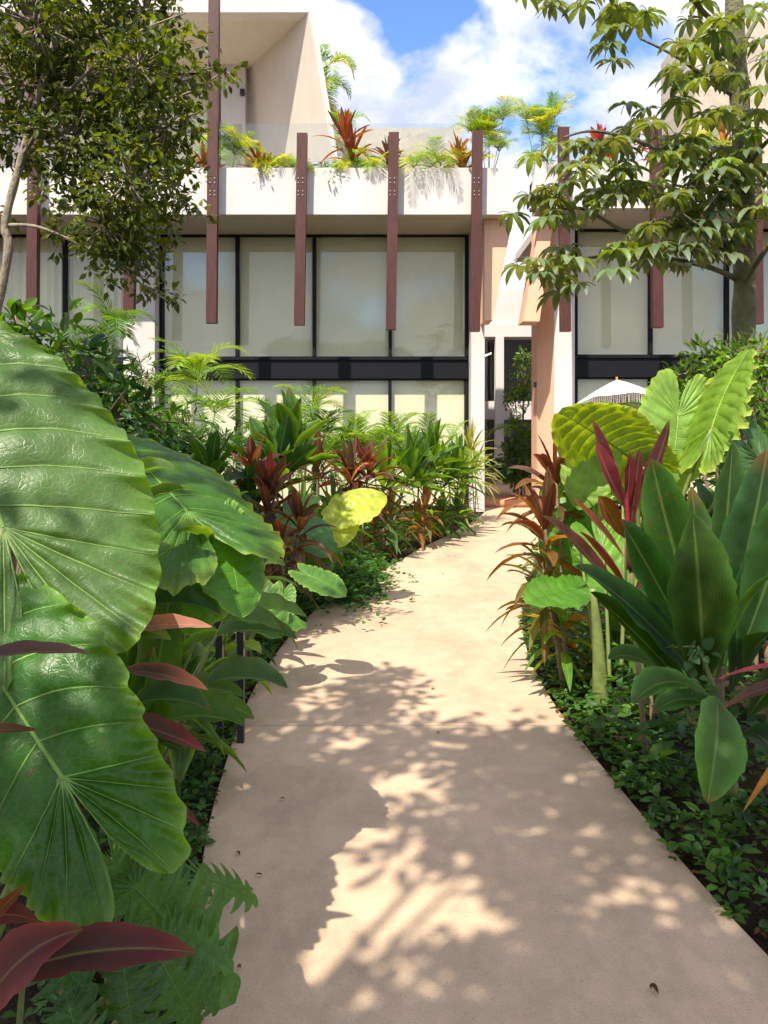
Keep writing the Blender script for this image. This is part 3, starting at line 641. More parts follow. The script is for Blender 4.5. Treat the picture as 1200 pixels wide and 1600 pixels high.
BL = [((60, 40), 75, 130), ((150, 30), 75, 150), ((225, 20), 55, 90), ((40, 130), 75, 130), ((130, 120), 75, 170), ((215, 105), 60, 120), ((275, 130), 45, 60),
      ((30, 215), 50, 70), ((110, 215), 65, 130), ((190, 205), 70, 170), ((262, 200), 55, 90), ((200, 285), 70, 140), ((265, 280), 50, 75), ((120, 285), 45, 70),
      ((70, 295), 22, 12), ((165, 350), 58, 95), ((225, 350), 50, 70), ((265, 355), 24, 14), ((180, 405), 48, 50), ((235, 400), 28, 18), ((272, 460), 14, 7), ((95, 375), 22, 10), ((225, 445), 18, 8), ((352, 110), 13, 6),
      ((318, 110), 22, 10), ((315, 65), 12, 4), ((310, 330), 14, 5), ((265, 60), 24, 20), ((-60, 60), 90, 120), ((-60, 200), 70, 60), ((80, -70), 100, 120), ((200, -70), 80, 60), ((20, 330), 14, 4)]
for (c, rad, m) in BL:
    Yc = 5.0+rng.uniform(-.35, .35); rr = rad*Yc/F
    leafcloud(fm, [(P(c[0], c[1], Yc), (rr, rr*1.2, rr))], [max(3, int(m*.8))], .062, [(.045, .07, .012), (.06, .09, .014), (.085, .12, .018), (.03, .05, .01)], .52, smb=bm_, tuft=6, nu=4)
tm.build('trunk', M['bark'], r); bm_.build('branch', M['bark'], r); fm.build('crown', M['small'], r)
# ---------------------------------------------------------------- green-trunked tree with palmate leaves, right
def palmate(mb, p, d, size, c):
    """hand-shaped leaf of drooping leaflets; p = hub"""
    d = nrm(d); u = nrm(np.cross(d, V(0, 0, 1))+1e-4); k = rng.integers(7, 10)
    for i in range(k):
        a = (i/(k)-.5)*2*math.pi*.86+rng.uniform(-.12, .12)
        dr = nrm(d*math.cos(a)+u*math.sin(a)); L_ = size*(.62+.38*math.cos(a/2))*rng.uniform(.85, 1.1)
        p1 = p+dr*L_*.45+V(0, 0, .03*size); p2 = p+dr*L_*rng.uniform(.68, .85)+V(0, 0, -L_*rng.uniform(.22, .62))
        blade(mb, p, p1, p2, L_*.29, V(0, 0, 1)+dr*.2, 6, 3, .25, jit(c, .1), peak=.58, base=.08)
r = thing('palmate_tree', (P(1160, 700, 7.0)[0], 7.0, 0), 'tall tree with a smooth green-brown trunk and drooping hand-shaped leaves at the right', 'tree')
tm, fm, bm_ = MB(), MB(), MB()
fork(tm, [(P(1158, 700, 7)[0], 7.0, 0), P(1160, 640, 7), P(1162, 520, 7.0), P(1164, 410, 7.0), P(1163, 300, 7.0), P(1156, 160, 7.0), P(1147, 0, 7.0), P(1150, -160, 7), P(1170, -500, 7.2)], .118, .062, 12, 10)
brs = [[P(1160, 440, 7), P(1100, 415, 6.9), P(1020, 402, 6.8), P(930, 402, 6.7), P(825, 418, 6.6)],
       [P(1160, 355, 7), P(1090, 350, 6.8), P(990, 365, 6.6), P(905, 325, 6.5), P(835, 345, 6.5)],
       [P(1162, 300, 7), P(1090, 270, 6.7), P(1010, 225, 6.5), P(930, 205, 6.4), P(880, 215, 6.4)],
       [P(1160, 445, 7), P(1190, 400, 6.6), P(1240, 330, 6.3), P(1290, 300, 6.2)], [P(1160, 270, 7), P(1200, 220, 6.6), P(1260, 180, 6.4)],
       [P(1150, 60, 7), P(1100, 20, 6.8), P(1050, -40, 6.7), P(980, -60, 6.6), P(900, -50, 6.5)], [P(1165, 330, 7), P(1130, 300, 6.3), P(1100, 330, 6.1)],
       [P(1150, 150, 7), P(1100, 120, 6.9), P(1060, 90, 6.8), P(1000, 60, 6.8)], [P(1150, 90, 7), P(1190, 20, 7.2), P(1240, -40, 7.3)], [P(1165, 380, 7), P(1120, 370, 6.4), P(1060, 330, 6.2)]]
for b in brs: fork(bm_, b, .028, .008, 6, 8)
TB = [((850, 345), 45, 30, 10), ((845, 415), 45, 22, 9), ((880, 440), 30, 20, 5), ((905, 395), 45, 20, 8), ((960, 395), 45, 22, 8), ((1010, 395), 40, 20, 7), ((880, 255), 40, 40, 8), ((930, 225), 50, 35, 11), ((985, 200), 45, 30, 9),
      ((930, 290), 50, 35, 11), ((985, 270), 50, 40, 12), ((1040, 225), 50, 40, 12), ((1045, 300), 55, 45, 16), ((1100, 250), 55, 50, 16), ((1100, 330), 55, 45, 16), ((1160, 260), 50, 50, 14), ((1170, 340), 45, 50, 14),
      ((1120, 185), 45, 25, 7), ((1180, 200), 30, 30, 7), ((870, 300), 40, 30, 7), ((920, 330), 40, 22, 6), ((1070, 380), 50, 25, 8), ((1190, 290), 30, 40, 8), ((1040, 360), 40, 20, 6), ((1130, 385), 30, 18, 5), ((1085, 415), 8, 5, 1), ((965, 380), 30, 14, 3),
      ((945, 30), 40, 40, 8), ((900, 10), 60, 22, 5), ((1000, 20), 35, 35, 6), ((960, 70), 20, 20, 3), ((830, -5), 20, 10, 2), ((1070, 90), 35, 50, 10), ((1110, 40), 40, 40, 9), ((1055, 140), 18, 25, 4), ((1125, 110), 35, 40, 8), ((1175, 60), 20, 60, 6), ((1185, 130), 15, 40, 4), ((950, -40), 80, 30, 8), ((1050, -50), 60, 40, 8),
      ((1250, 300), 50, 80, 14), ((1240, 120), 50, 80, 10), ((1260, 420), 40, 30, 4)]
for (c, rx, ry, m) in TB:
    for k in range(max(1, round(m*.72))):
        p = P(c[0]+rng.normal(0, .55)*rx, c[1]+rng.normal(0, .5)*ry, rng.uniform(6.1, 6.95)); a = rng.uniform(0, 6.28)
        d = V(math.cos(a), math.sin(a)-.3, -.1); g_ = pick([(.135, .185, .15), (.155, .205, .16), (.10, .15, .11), (.16, .23, .08)])
        palmate(fm, p, d, rng.uniform(.19, .29), g_)
        bm_.tube(bez(p-d*.16+V(0, 0, -.02), p-d*.08+V(0, 0, .04), p, 4), .0035, 4, cap=False)
tm.build('trunk', M['bark2'], r); bm_.build('branch', M['bark2'], r); fm.build('crown', M['pale'], r)
# ---------------------------------------------------------------- shade tree over and behind the photographer
LIT = [  # patches of the path the sun reaches, in photo pixels: x, y, rx, ry
    (610, 1420, 205, 75), (740, 1450, 70, 60), (470, 1340, 60, 16), (990, 1385, 75, 42), (1080, 1420, 60, 28), (1150, 1455, 50, 25), (828, 1557, 34, 18), (610, 1592, 50, 22), (822, 1592, 30, 12),
    (560, 1250, 65, 32), (640, 1215, 75, 20), (690, 1180, 80, 16), (530, 1165, 60, 13), (600, 1145, 90, 12), (740, 1140, 60, 12), (650, 1290, 70, 18), (855, 1285, 45, 10), (925, 1225, 50, 10), (500, 1060, 55, 28), (500, 1100, 60, 14),
    (760, 1070, 120, 42), (720, 1110, 110, 22), (840, 1115, 55, 25), (560, 1020, 50, 12), (1190, 1540, 20, 15), (430, 1215, 14, 4), (690, 1235, 70, 16), (470, 1150, 15, 6), (700, 1340, 60, 16)]
def keep_shade(q):
    """leaves stay where their shadow falls on a shaded stretch of the path"""
    tt = -q[:, 2]/SUN[2]; gx = q[:, 0]+SUN[0]*tt; gy = q[:, 1]+SUN[1]*tt
    ok = gy > .25
    y = H0+EYE*F/np.maximum(gy, .3); x = 600+gx*F/np.maximum(gy, .3); lit = np.zeros(len(q), bool)
    for a, b, rx, ry in LIT: lit |= ((x-a)/rx)**2+((y-b)/ry)**2 < 1
    edge_y = np.interp(x, [380, 440, 560, 640, 760, 900, 1000, 1300], [1040, 1000, 985, 1040, 1120, 1150, 1170, 1230])
    lit |= (y < edge_y)&ok
    for zz, xa, xb, ya, yb in ((1.45, -1.4, -.42, 1.3, 2.25), (1.25, -1.0, -.35, 2.1, 3.0)):
        t2 = (zz-q[:, 2])/SUN[2]; hx = q[:, 0]+SUN[0]*t2; hy = q[:, 1]+SUN[1]*t2
        lit |= (hx > xa)&(hx < xb)&(hy > ya)&(hy < yb)&(rng.random(len(q)) < .9)
    return ~lit | (~ok & (rng.random(len(q)) < .8))
r = thing('broadleaf_tree', (-3.2, -2.6, 0), 'spreading shade tree behind the viewer whose crown dapples the near path', 'tree')
tm, fm, bm_ = MB(), MB(), MB()
fork(tm, [(-3.2, -2.6, 0), (-3.1, -2.5, 1.5), (-2.8, -2.2, 3), (-2.2, -1.7, 4.6), (-1.6, -1.2, 5.6)], .16, .07, 10)
for e in ((.9, .2, 5.6), (-.6, .9, 5.4), (-2.4, .6, 5.2), (.6, -1.6, 5.6), (-1.0, -.2, 6.0), (1.9, -.8, 5.6)):
    s_ = V(-2.2, -1.7, 4.5); e = V(*e); fork(bm_, [s_, (s_+e)/2+V(0, 0, .35), e], .026, .006, 6, 8)
blobs = []; per = []
for gx in np.arange(-3.2, 2.6, .55):
    for gy in np.arange(.4, 5.2, .55):
        h = 5.2+rng.uniform(-.35, .5); t_ = h/SUN[2]; c = V(gx+rng.uniform(-.1, .1), gy+rng.uniform(-.1, .1), 0)+SUN*t_
        blobs.append((c, (.42, .42, .30))); per.append(125)
leafcloud(fm, blobs, per, .125, [(.03, .06, .014), (.045, .09, .018)], .5, tuft=4, nu=4, keep=keep_shade)
tm.build('trunk', M['bark'], r); bm_.build('branch', M['bark'], r); fm.build('crown', M['small'], r)
def px_tops(*a): return [tuple(P(x, y, Y)) for x, y, Y in a]
def cord(px, py, Y, heads, label, **k):
    """cordyline standing at pixel column px; heads are (x, y) pixels of its rosette centres"""
    tops = [tuple(P(hx, hy, Y+dy)) for hx, hy, dy in heads]
    return cordyline((px-600)*Y/F, Y, tops, label, **k)
# ================================================================ left bed, foreground
r = thing('elephant_ear', (-1.15, 1.75, 0), 'giant elephant ear with huge grey-green ribbed leaves filling the near left corner', 'elephant ear')
b0 = V(-1.15, 1.75, -.02)
add_taro_leaf(r, b0, P(5, 825, 1.78), P(-125, 452, 1.95), (.25, -.80, .52), sr=.018, c=(.075, .15, .055), vein=(.20, .30, .12), edge=(.11, .22, .04), NPp=200, NTt=30, nveins=11, ruffle=.055, pleat=.012, fold=.05, droopside=.13, wide=.86, arrow=False)
add_taro_leaf(r, b0+V(.05, -.05, 0), P(97, 1215, 1.55), P(-125, 885, 1.70), (.25, -.93, .22), sr=.016, c=(.028, .11, .010), vein=(.20, .34, .10), edge=(.12, .24, .04), NPp=200, NTt=30, nveins=10, ruffle=.055, pleat=.013, fold=.08, droopside=.10, sinus=.975, wide=.74)
r = thing('elephant_ear', (-.98, 2.75, 0), 'elephant ear with arching sunlit green leaves just behind the giant grey-green leaf', 'elephant ear')
b0 = V(-.98, 2.75, -.02)
add_taro_leaf(r, b0, P(292, 800, 2.5), P(165, 650, 2.75), (.40, -.50, .76), c=(.040, .13, .010), vein=(.13, .26, .05), edge=(.2, .3, .05), nveins=12, wide=1.05, droopside=.30, ruffle=.045, arrow=False)
add_taro_leaf(r, b0, P(352, 835, 2.55), P(385, 950, 2.4), (.55, -.75, .35), c=(.06, .19, .016), vein=(.16, .30, .05), edge=(.2, .3, .05), nveins=11, wide=.9, droopside=.35, ruffle=.05)
add_taro_leaf(r, b0, P(330, 870, 2.6), P(290, 985, 2.5), (.2, -.35, .9), c=(.06, .19, .016), vein=(.16, .30, .05), edge=(.2, .3, .05), nveins=11, wide=.95, droopside=.42, ruffle=.05)
for (a, y, Y, a2, y2, Y2, w, bo) in ((185, 765, 2.2, 275, 735, 2.2, .065, .05), (200, 800, 2.2, 302, 765, 2.25, .05, .03), (330, 850, 2.5, 270, 830, 2.3, .07, .03), (230, 885, 2.0, 273, 855, 2.1, .06, .01)):
    hero_blade(r, P(a, y, Y), P(a2, y2, Y2), w, (0, 0, bo), (0, -.6, .8), name='young_leaf', c=(.06, .14, .04), edge=(.16, .25, .04), fold=.5)
# tall dark green paddle-leaved plant between them
r = thing('ti_plant', (-.86, 2.65, 0), 'dark green broad-leaved ti plant between the elephant ears and the black path light', 'ti plant')
bb = V(-.86, 2.65, .25); cane(r, [(-.86, 2.65, 0), (-.87, 2.65, .2), (-.86, 2.65, .55)], .020, mat='stem')
for (x, y, Y, w, bo, c) in ((205, 830, 2.55, .14, (-.03, 0, .05), DEEP[2]), (285, 835, 2.45, .15, (.0, -.05, .1), (.045, .11, .02)), (345, 960, 2.4, .13, (0, -.06, .15), DEEP[1]), (440, 985, 2.75, .13, (.0, 0, .20), (.06, .15, .02)),
        (450, 1075, 2.75, .13, (0, 0, .15), DEEP[2]), (382, 1135, 2.6, .14, (.0, 0, .12), (.04, .12, .02)), (465, 1000, 3.0, .14, (0, 0, .16), DEEP[2]), (330, 1110, 2.4, .11, (0, 0, .12), DEEP[2]),
        (240, 1010, 2.3, .12, (0, -.05, .1), DEEP[1]), (290, 1180, 2.4, .12, (0, 0, .1), DEEP[0]), (250, 890, 2.5, .12, (0, 0, .1), DEEP[2]), (385, 1090, 2.9, .10, (0, 0, .2), (.05, .13, .02)), (480, 965, 3.1, .12, (0, 0, .2), (.09, .2, .03))):
    q0 = bb+V(rng.uniform(-.02, .02), rng.uniform(-.02, .02), rng.uniform(-.05, .25))
    if y > 940 and x > 320:
        q1 = P(x-125, y-8, Y-.05); s = MB(); s.tube(bez(q0, (q0+q1)/2+V(0, 0, .05), q1, 8), np.linspace(.008, .004, 8), 6, (.08, .16, .03)); s.build('leaf_stalk', M['stem'], r); q0 = q1; w *= 1.30; bo = (0, 0, .05)
    hero_blade(r, q0, P(x, y, Y), w, bo, (0, -.25, .97) if y > 940 else (.1, -.9, .3), c=jit(c, .08), edge=(.07, .14, .03), fold=.25)
cordyline(-.98, 3.5, [(-.98, 3.45, .62), (-.92, 3.55, .45)], 'broad-leaved green ti plant behind the black path light', pal=DEEP[:1]+GREEN[:3], edge=LIME[0], n=13, Ln=.42, W=.15, lo=-.3, hi=1.3, droop=.5, cat='ti plant', name='ti_plant')
cordyline(-.92, 4.4, [(-.90, 4.35, .55)], 'lime-edged ti plant leaning over the left path edge beyond the black path light', pal=GREEN+LIME[:1], edge=LIME[1], n=14, Ln=.40, W=.13, lo=-.4, hi=1.3, droop=.5, cat='ti plant', name='ti_plant')
# maroon and pink cordyline whose leaves poke out below
r = thing('cordyline', (-.80, 1.95, 0), 'maroon cordyline with pink-edged tips beneath the giant leaves at the lower left', 'cordyline')
bb = V(-.80, 1.95, .62); cane(r, [(-.80, 1.95, 0), (-.82, 1.95, .3), (-.80, 1.95, .75)], .018)
for (x, y, Y, w, bo, c, tp, nn) in ((332, 980, 1.9, .05, (0, 0, .06), (.26, .10, .10), (.45, .2, .22), (.0, -.6, .8)), (325, 1078, 2.0, .055, (0, 0, .09), (.07, .03, .04), (.45, .16, .18), (0, -.5, .85)),
        (322, 1175, 2.0, .07, (0, 0, .10), (.055, .025, .03), (.2, .03, .05), (0, -.4, .9)), (312, 1290, 2.0, .08, (0, 0, .12), (.05, .02, .028), (.10, .02, .03), (.2, -.5, .8)), (265, 1250, 1.9, .07, (0, 0, .12), (.05, .02, .028), (.10, .02, .03), (.2, -.5, .8)),
        (268, 1000, 1.9, .05, (0, 0, .05), (.05, .12, .04), (.12, .2, .06), (0, -.7, .7)), (140, 1022, 1.35, .045, (0, 0, .12), (.09, .04, .06), (.16, .07, .08), (0, -.3, .95))):
    q0 = {332: P(175, 988, 1.9), 325: P(190, 1048, 2.0), 322: P(180, 1128, 2.0), 268: P(180, 985, 1.9), 140: P(-60, 1040, 1.35)}.get(x)
    if q0 is None: q0 = bb+V(0, 0, rng.uniform(-.05, .12))
    else: bo = (0, 0, .025)
    hero_blade(r, q0, P(x, y, Y), w, bo, nn, c=c, tip=tp, edge=tuple(np.array(c)*.5+np.array(tp)*.35), fold=.25)
r = thing('cordyline', (-.86, 1.38, 0), 'deep red cordyline with wide glossy maroon leaves crossing the bottom left corner', 'cordyline')
bb = P(20, 1560, 1.30); cane(r, [(-.86, 1.38, 0), (-.8, 1.36, .25), tuple(P(-60, 1560, 1.32))], .018)
hero_blade(r, P(-10, 1530, 1.25), P(310, 1490, 1.28), .078, (0, 0, .05), (0, -.55, .83), c=(.040, .020, .022), tip=(.16, .03, .06), edge=(.10, .02, .03), fold=.22)
hero_blade(r, P(-60, 1640, 1.2), P(130, 1452, 1.25), .085, (-.03, 0, .07), (-.3, -.75, .5), c=(.12, .03, .04), edge=(.22, .045, .06), fold=.2)
hero_blade(r, P(-80, 1500, 1.3), P(42, 1380, 1.3), .03, (0, 0, .0), (0, -1, .3), c=(.16, .05, .03), fold=.3)
hero_blade(r, P(-80, 1470, 1.3), P(60, 1440, 1.32), .05, (0, 0, .05), (0, -.6, .8), c=(.13, .03, .03), fold=.3)
hero_blade(r, P(-100, 1160, 1.4), P(62, 1142, 1.4), .025, (0, 0, .02), (0, -.6, .8), c=(.15, .06, .03), fold=.3)
# lobed philodendrons at the edge
def philo(X0, Y0, leaves, label, c=(.06, .15, .02), **k):
    r = thing('philodendron', (X0, Y0, 0), label, 'philodendron')
    for (jx, jy, jY, tx, ty, tY, n) in leaves:
        add_taro_leaf(r, (X0, Y0, -.02), P(jx, jy, jY), P(tx, ty, tY), n, sr=.006, c=jit(c, .1), vein=(.10, .19, .05), lobes=9, nveins=9, fold=.12, ruffle=.03, droop=.30, droopside=.30, NPp=120, NTt=14, wide=.9, **k)
    return r
philo(-.72, 2.05, [(215, 1390, 1.95, 345, 1530, 1.75, (-.1, -.55, .8)), (275, 1455, 1.85, 360, 1500, 1.8, (.1, -.5, .85)), (325, 1375, 2.2, 412, 1392, 2.25, (.1, -.35, .93)), (260, 1380, 2.1, 330, 1440, 2.0, (0, -.3, .95)), (180, 1350, 2.0, 240, 1440, 1.95, (0, -.6, .8))],
      'philodendron with deeply cut feathery leaves spilling on the left edge of the near path')
philo(-.75, 1.6, [(190, 1480, 1.6, 205, 1640, 1.5, (0, -.7, .7)), (250, 1500, 1.6, 320, 1620, 1.6, (.1, -.6, .8)), (300, 1520, 1.7, 350, 1580, 1.7, (.2, -.5, .8)), (110, 1580, 1.5, 140, 1700, 1.4, (0, -.6, .8)), (60, 1470, 1.6, 130, 1540, 1.5, (0, -.6, .8))],
      'dark green philodendron with cut leaves under the maroon leaf at the bottom left', c=(.03, .085, .018))
# ================================================================ left bed, middle
cord(395, 1100, 5.2, [(350, 930, 0), (385, 880, .2)], 'short green ti plant with lime-edged leaves beside the black path light', pal=GREEN, edge=LIME[0], n=14, Ln=.45, W=.11, droop=.5, cat='ti plant', name='ti_plant')
r = thing('elephant_ear', (-.95, 5.1, 0), 'small elephant ear with pale green leaves hanging over the left path edge', 'elephant ear'); b0 = V(-1.0, 5.1, 0)
for (jx, jy, jY, tx, ty, tY, n) in ((485, 900, 5.0, 540, 922, 4.9, (.2, -.4, .9)), (420, 965, 4.8, 480, 968, 4.9, (.1, -.3, .95)), (400, 930, 4.8, 440, 990, 4.7, (0, -.6, .8)), (440, 935, 5.0, 425, 985, 4.9, (0, -.7, .7))):
    add_taro_leaf(r, b0, P(jx, jy, jY), P(tx, ty, tY), n, sr=.008, c=jit((.06, .17, .03), .15), edge=(.16, .28, .06), NPp=60, NTt=10, nveins=9)
r = thing('elephant_ear', (-.62, 7.3, 0), 'small elephant ear with a glowing yellow-green leaf in the middle of the left bed', 'elephant ear'); b0 = V(-.72, 7.3, 0)
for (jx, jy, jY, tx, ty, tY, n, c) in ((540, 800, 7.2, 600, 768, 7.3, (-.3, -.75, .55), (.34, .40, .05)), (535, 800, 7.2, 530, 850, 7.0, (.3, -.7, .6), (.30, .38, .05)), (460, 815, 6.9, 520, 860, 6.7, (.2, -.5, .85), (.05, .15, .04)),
        (470, 785, 7.2, 500, 775, 7.2, (0, -.5, .9), (.10, .24, .04)),  (500, 870, 6.8, 470, 920, 6.6, (0, -.6, .8), (.04, .12, .03))):
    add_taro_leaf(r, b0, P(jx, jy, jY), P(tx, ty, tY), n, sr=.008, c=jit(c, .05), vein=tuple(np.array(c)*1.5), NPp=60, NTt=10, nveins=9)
GA = 'green ti plants in the beds'; RA = 'red cordylines along the path'
cord(440, 1000, 8.2, [(430, 735, 0), (455, 700, .2)], 'tall clump of upright dark green paddle leaves in front of the window wall', pal=DEEP+GREEN[:2], edge=LIME[0], n=15, Ln=.80, W=.25, lo=.2, hi=1.5, droop=.15, cat='ti plant', name='ti_plant', group=GA)
cord(425, 1000, 7.2, [(420, 765, 0), (395, 735, .2)], 'purple-maroon cordyline in front of the tall dark green paddle leaves', pal=RED, up_pal=RED+PINK, edge=PINK[0], n=24, Ln=.52, W=.085, droop=.4, group=RA)
cord(450, 1000, 6.3, [(438, 850, 0), (468, 815, .1), (420, 800, .2)], 'low bronze-red cordyline beside the glowing yellow-green elephant ear', pal=RED+BRONZE, up_pal=RED+[PINK[1]], tip=BRONZE[1], n=18, Ln=.48, W=.085, droop=.55, group=RA)
cord(490, 1000, 9.3, [(497, 725, 0)], 'slim dark maroon cordyline right behind the upright dark green clump', pal=RED, n=16, Ln=.5, W=.10, lo=.1, hi=1.5, droop=.2, group=RA)
cord(560, 900, 9.8, [(548, 745, 0), (575, 735, .2)], 'large crimson cordyline with arching leaves at the centre of the left bed', pal=RED+PINK[1:2], up_pal=RED+PINK, edge=PINK[1], n=26, Ln=.72, W=.10, droop=.45, group=RA)
cord(600, 860, 11.0, [(600, 745, 0), (640, 735, .1)], 'light green ti plant behind the large crimson cordyline', pal=GREEN+LIME, n=22, Ln=.75, W=.13, lo=0, hi=1.5, droop=.3, cat='ti plant', name='ti_plant', group=GA)
cord(655, 860, 11.6, [(655, 740, 0), (675, 715, .4)], 'broad green ti plant left of the pink and orange cordyline', pal=GREEN, edge=LIME[0], n=22, Ln=.75, W=.16, lo=0, hi=1.5, droop=.3, cat='ti plant', name='ti_plant', group=GA)
cord(663, 840, 11.3, [(665, 790, 0), (655, 810, -.1)], 'small pink and orange cordyline at the left path edge near the villa', pal=BRONZE+PINK[2:]+LIME[:1], n=20, Ln=.42, W=.08, droop=.5, group=RA)
cord(705, 825, 12.8, [(700, 740, 0), (718, 735, .2)], 'bushy green ti plant nearest the villa pier on the left side', pal=LIME+GREEN, n=26, Ln=.75, W=.12, lo=-.2, hi=1.5, droop=.3, cat='ti plant', name='ti_plant', group=GA)
cord(690, 835, 12.4, [(692, 800, 0), (715, 795, .3)], 'low green ti plant under the taller one at the far left path edge', pal=GREEN+LIME[:1], n=20, Ln=.5, W=.10, lo=-.5, droop=.4, cat='ti plant', name='ti_plant', group=GA)
cord(690, 830, 13.6, [(697, 715, 0)], 'thin red-tipped cordyline rising behind the far left ti plants', pal=RED+GREEN[:1], up_pal=PINK, n=10, Ln=.35, W=.06, group=RA)
cord(742, 815, 14.6, [(742, 735, 0), (736, 700, .2)], 'variegated dracaena with narrow cream-striped leaves against the villa pier', pal=[(.20, .25, .06), (.30, .30, .10), (.10, .16, .04)], edge=(.4, .4, .2), n=44, Ln=.75, W=.042, lo=-.6, hi=1.5, droop=.45, cat='dracaena', name='dracaena', nu=9, nv=3)
cord(728, 820, 14.3, [(722, 780, 0)], 'low dracaena with striped leaves at the foot of the villa pier', pal=[(.10, .16, .04), (.2, .25, .06), (.18, .10, .04)], n=34, Ln=.6, W=.04, lo=-.6, hi=1.5, droop=.45, cat='dracaena', name='dracaena', nu=9, nv=3)
cord(520, 930, 8.6, [(520, 800, 0)], 'green ti plant with drooping leaves under the crimson cordyline', pal=GREEN+DEEP, n=20, Ln=.6, W=.11, lo=-.6, droop=.5, cat='ti plant', name='ti_plant', group=GA)
cord(610, 880, 10.2, [(610, 800, 0), (585, 815, 0)], 'low mixed bronze cordyline on the left path edge above the clover', pal=BRONZE+GREEN, n=20, Ln=.5, W=.08, lo=-.6, droop=.5, group=RA)
cord(360, 1000, 5.6, [(330, 820, 0), (300, 860, -.3)], 'green ti plant half hidden behind the arching elephant ear leaves', pal=DEEP+GREEN, n=18, Ln=.6, W=.13, lo=-.4, hi=1.4, droop=.4, cat='ti plant', name='ti_plant', group=GA)
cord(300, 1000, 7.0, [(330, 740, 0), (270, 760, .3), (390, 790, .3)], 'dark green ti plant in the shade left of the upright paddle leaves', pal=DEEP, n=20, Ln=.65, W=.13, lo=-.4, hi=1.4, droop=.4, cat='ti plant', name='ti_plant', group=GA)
cord(480, 1000, 7.6, [(505, 830, 0), (470, 800, .2)], 'green ti plant filling the bed behind the low bronze-red cordyline', pal=GREEN+LIME[:1], n=20, Ln=.5, W=.10, lo=-.6, droop=.5, cat='ti plant', name='ti_plant', group=GA)
# feather palms behind
PG = 'feathery palms behind the beds'
palm(-2.6, 9.5, 0, [(-.3, 0, 2.15), (.25, .2, 2.35), (.55, -.2, 1.9), (-.6, .2, 1.8), (.0, -.3, 1.5)], 'bamboo palm with fine fronds in front of the left end of the window wall', Ln=.75, ll=.26, lw=.016, nf=8, group=PG, pal=LIME+GREEN[3:])
palm(-1.4, 11.5, 0, [(-.2, 0, 1.7), (.3, .2, 2.0), (.5, -.2, 1.6), (0, -.2, 1.4)], 'feathery palm behind the upright dark green clump', Ln=.7, ll=.26, lw=.016, nf=8, group=PG, pal=LIME+GREEN)
for i, (px_, Y_, lab) in enumerate(((545, 14, 'low bright green feather palm below the lower window, behind the crimson cordyline'), (605, 14.3, 'low lime feather palm in the middle of the row below the windows'), (660, 14.6, 'low lime feather palm at the right end of the row below the windows'), (470, 13.5, 'low lime feather palm at the left end of the row below the windows'))):
    palm((px_-600)*Y_/F, Y_, 0, [(-.3, 0, 1.3), (.1, .2, 1.5), (.4, -.2, 1.25), (0, -.3, 1.0)], lab, Ln=.8, ll=.26, lw=.02, nf=9, group=PG, pal=LIME)
palm(-3.35, 9.0, 0, [(-.05, 0, 2.75), (.15, .1, 2.9), (.0, .15, 2.6)], 'slender young palm with two thin dark stems in front of the curtained window', Ln=.60, ll=.20, lw=.016, nf=7, droop=1.6, cr=.014, group=PG, pal=GREEN+LIME[:1])
palm(-3.6, 8.0, 0, [(0, 0, 1.6), (.5, .2, 1.7), (.9, -.1, 1.5), (-.4, .1, 1.7)], 'dense dark fan of palm fronds at the far left behind the giant leaf', Ln=.8, ll=.28, lw=.022, nf=9, group=PG, pal=DEEP+GREEN)
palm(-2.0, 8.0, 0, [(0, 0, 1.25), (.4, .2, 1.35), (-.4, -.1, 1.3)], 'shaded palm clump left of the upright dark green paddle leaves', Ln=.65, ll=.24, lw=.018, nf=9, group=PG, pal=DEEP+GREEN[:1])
# broad shrubs far left
def lv(p, Y, r): rr = r*Y/F; return (P(p[0], p[1], Y), (rr, rr, rr))
shrub(-3.1, 6.4, 0, [lv((30, 530), 6.4, 55), lv((95, 545), 6.4, 50), lv((0, 580), 6.2, 60), lv((120, 590), 6.0, 45)], [22, 20, 24, 16], .16, DEEP+GREEN, 'broad-leaved green shrub peeking over the giant leaf at the left edge', wr=.42, tuft=5, nu=6, nv=5)
shrub(-2.3, 6.2, 0, [lv((150, 590), 6.2, 45), lv((190, 620), 6.0, 45), lv((160, 660), 5.8, 55), lv((230, 660), 6.2, 40)], [16, 16, 22, 16], .13, DEEP+GREEN[:2], 'dark leafy shrub beneath the slender young palm', wr=.40, tuft=5, nu=6, nv=3)
shrub(-2.3, 8.8, 0, [lv((225, 590), 9, 35), lv((240, 640), 8.8, 45), lv((290, 670), 8.6, 50), lv((200, 640), 8.8, 40)], [26, 30, 30, 24], .10, GREEN+LIME[:1], 'thin-leaved sunlit shrub against the white left pier', wr=.20, tuft=6)
shrub(-2.1, 11.5, 0, [lv((330, 690), 11.2, 50), lv((400, 680), 11.4, 40), lv((260, 700), 11, 50)], [30, 26, 30], .13, DEEP+GREEN, 'low dark shrub below the bamboo palm', wr=.3, tuft=6)
shrub(-.9, 13.2, 0, [lv((500, 715), 13.2, 45), lv((570, 710), 13.4, 45), lv((640, 715), 13.6, 45), lv((700, 735), 13.8, 35)], [34, 34, 34, 26], .13, GREEN+LIME, 'continuous low green hedge shrub under the lime feather palms', wr=.3, tuft=6)
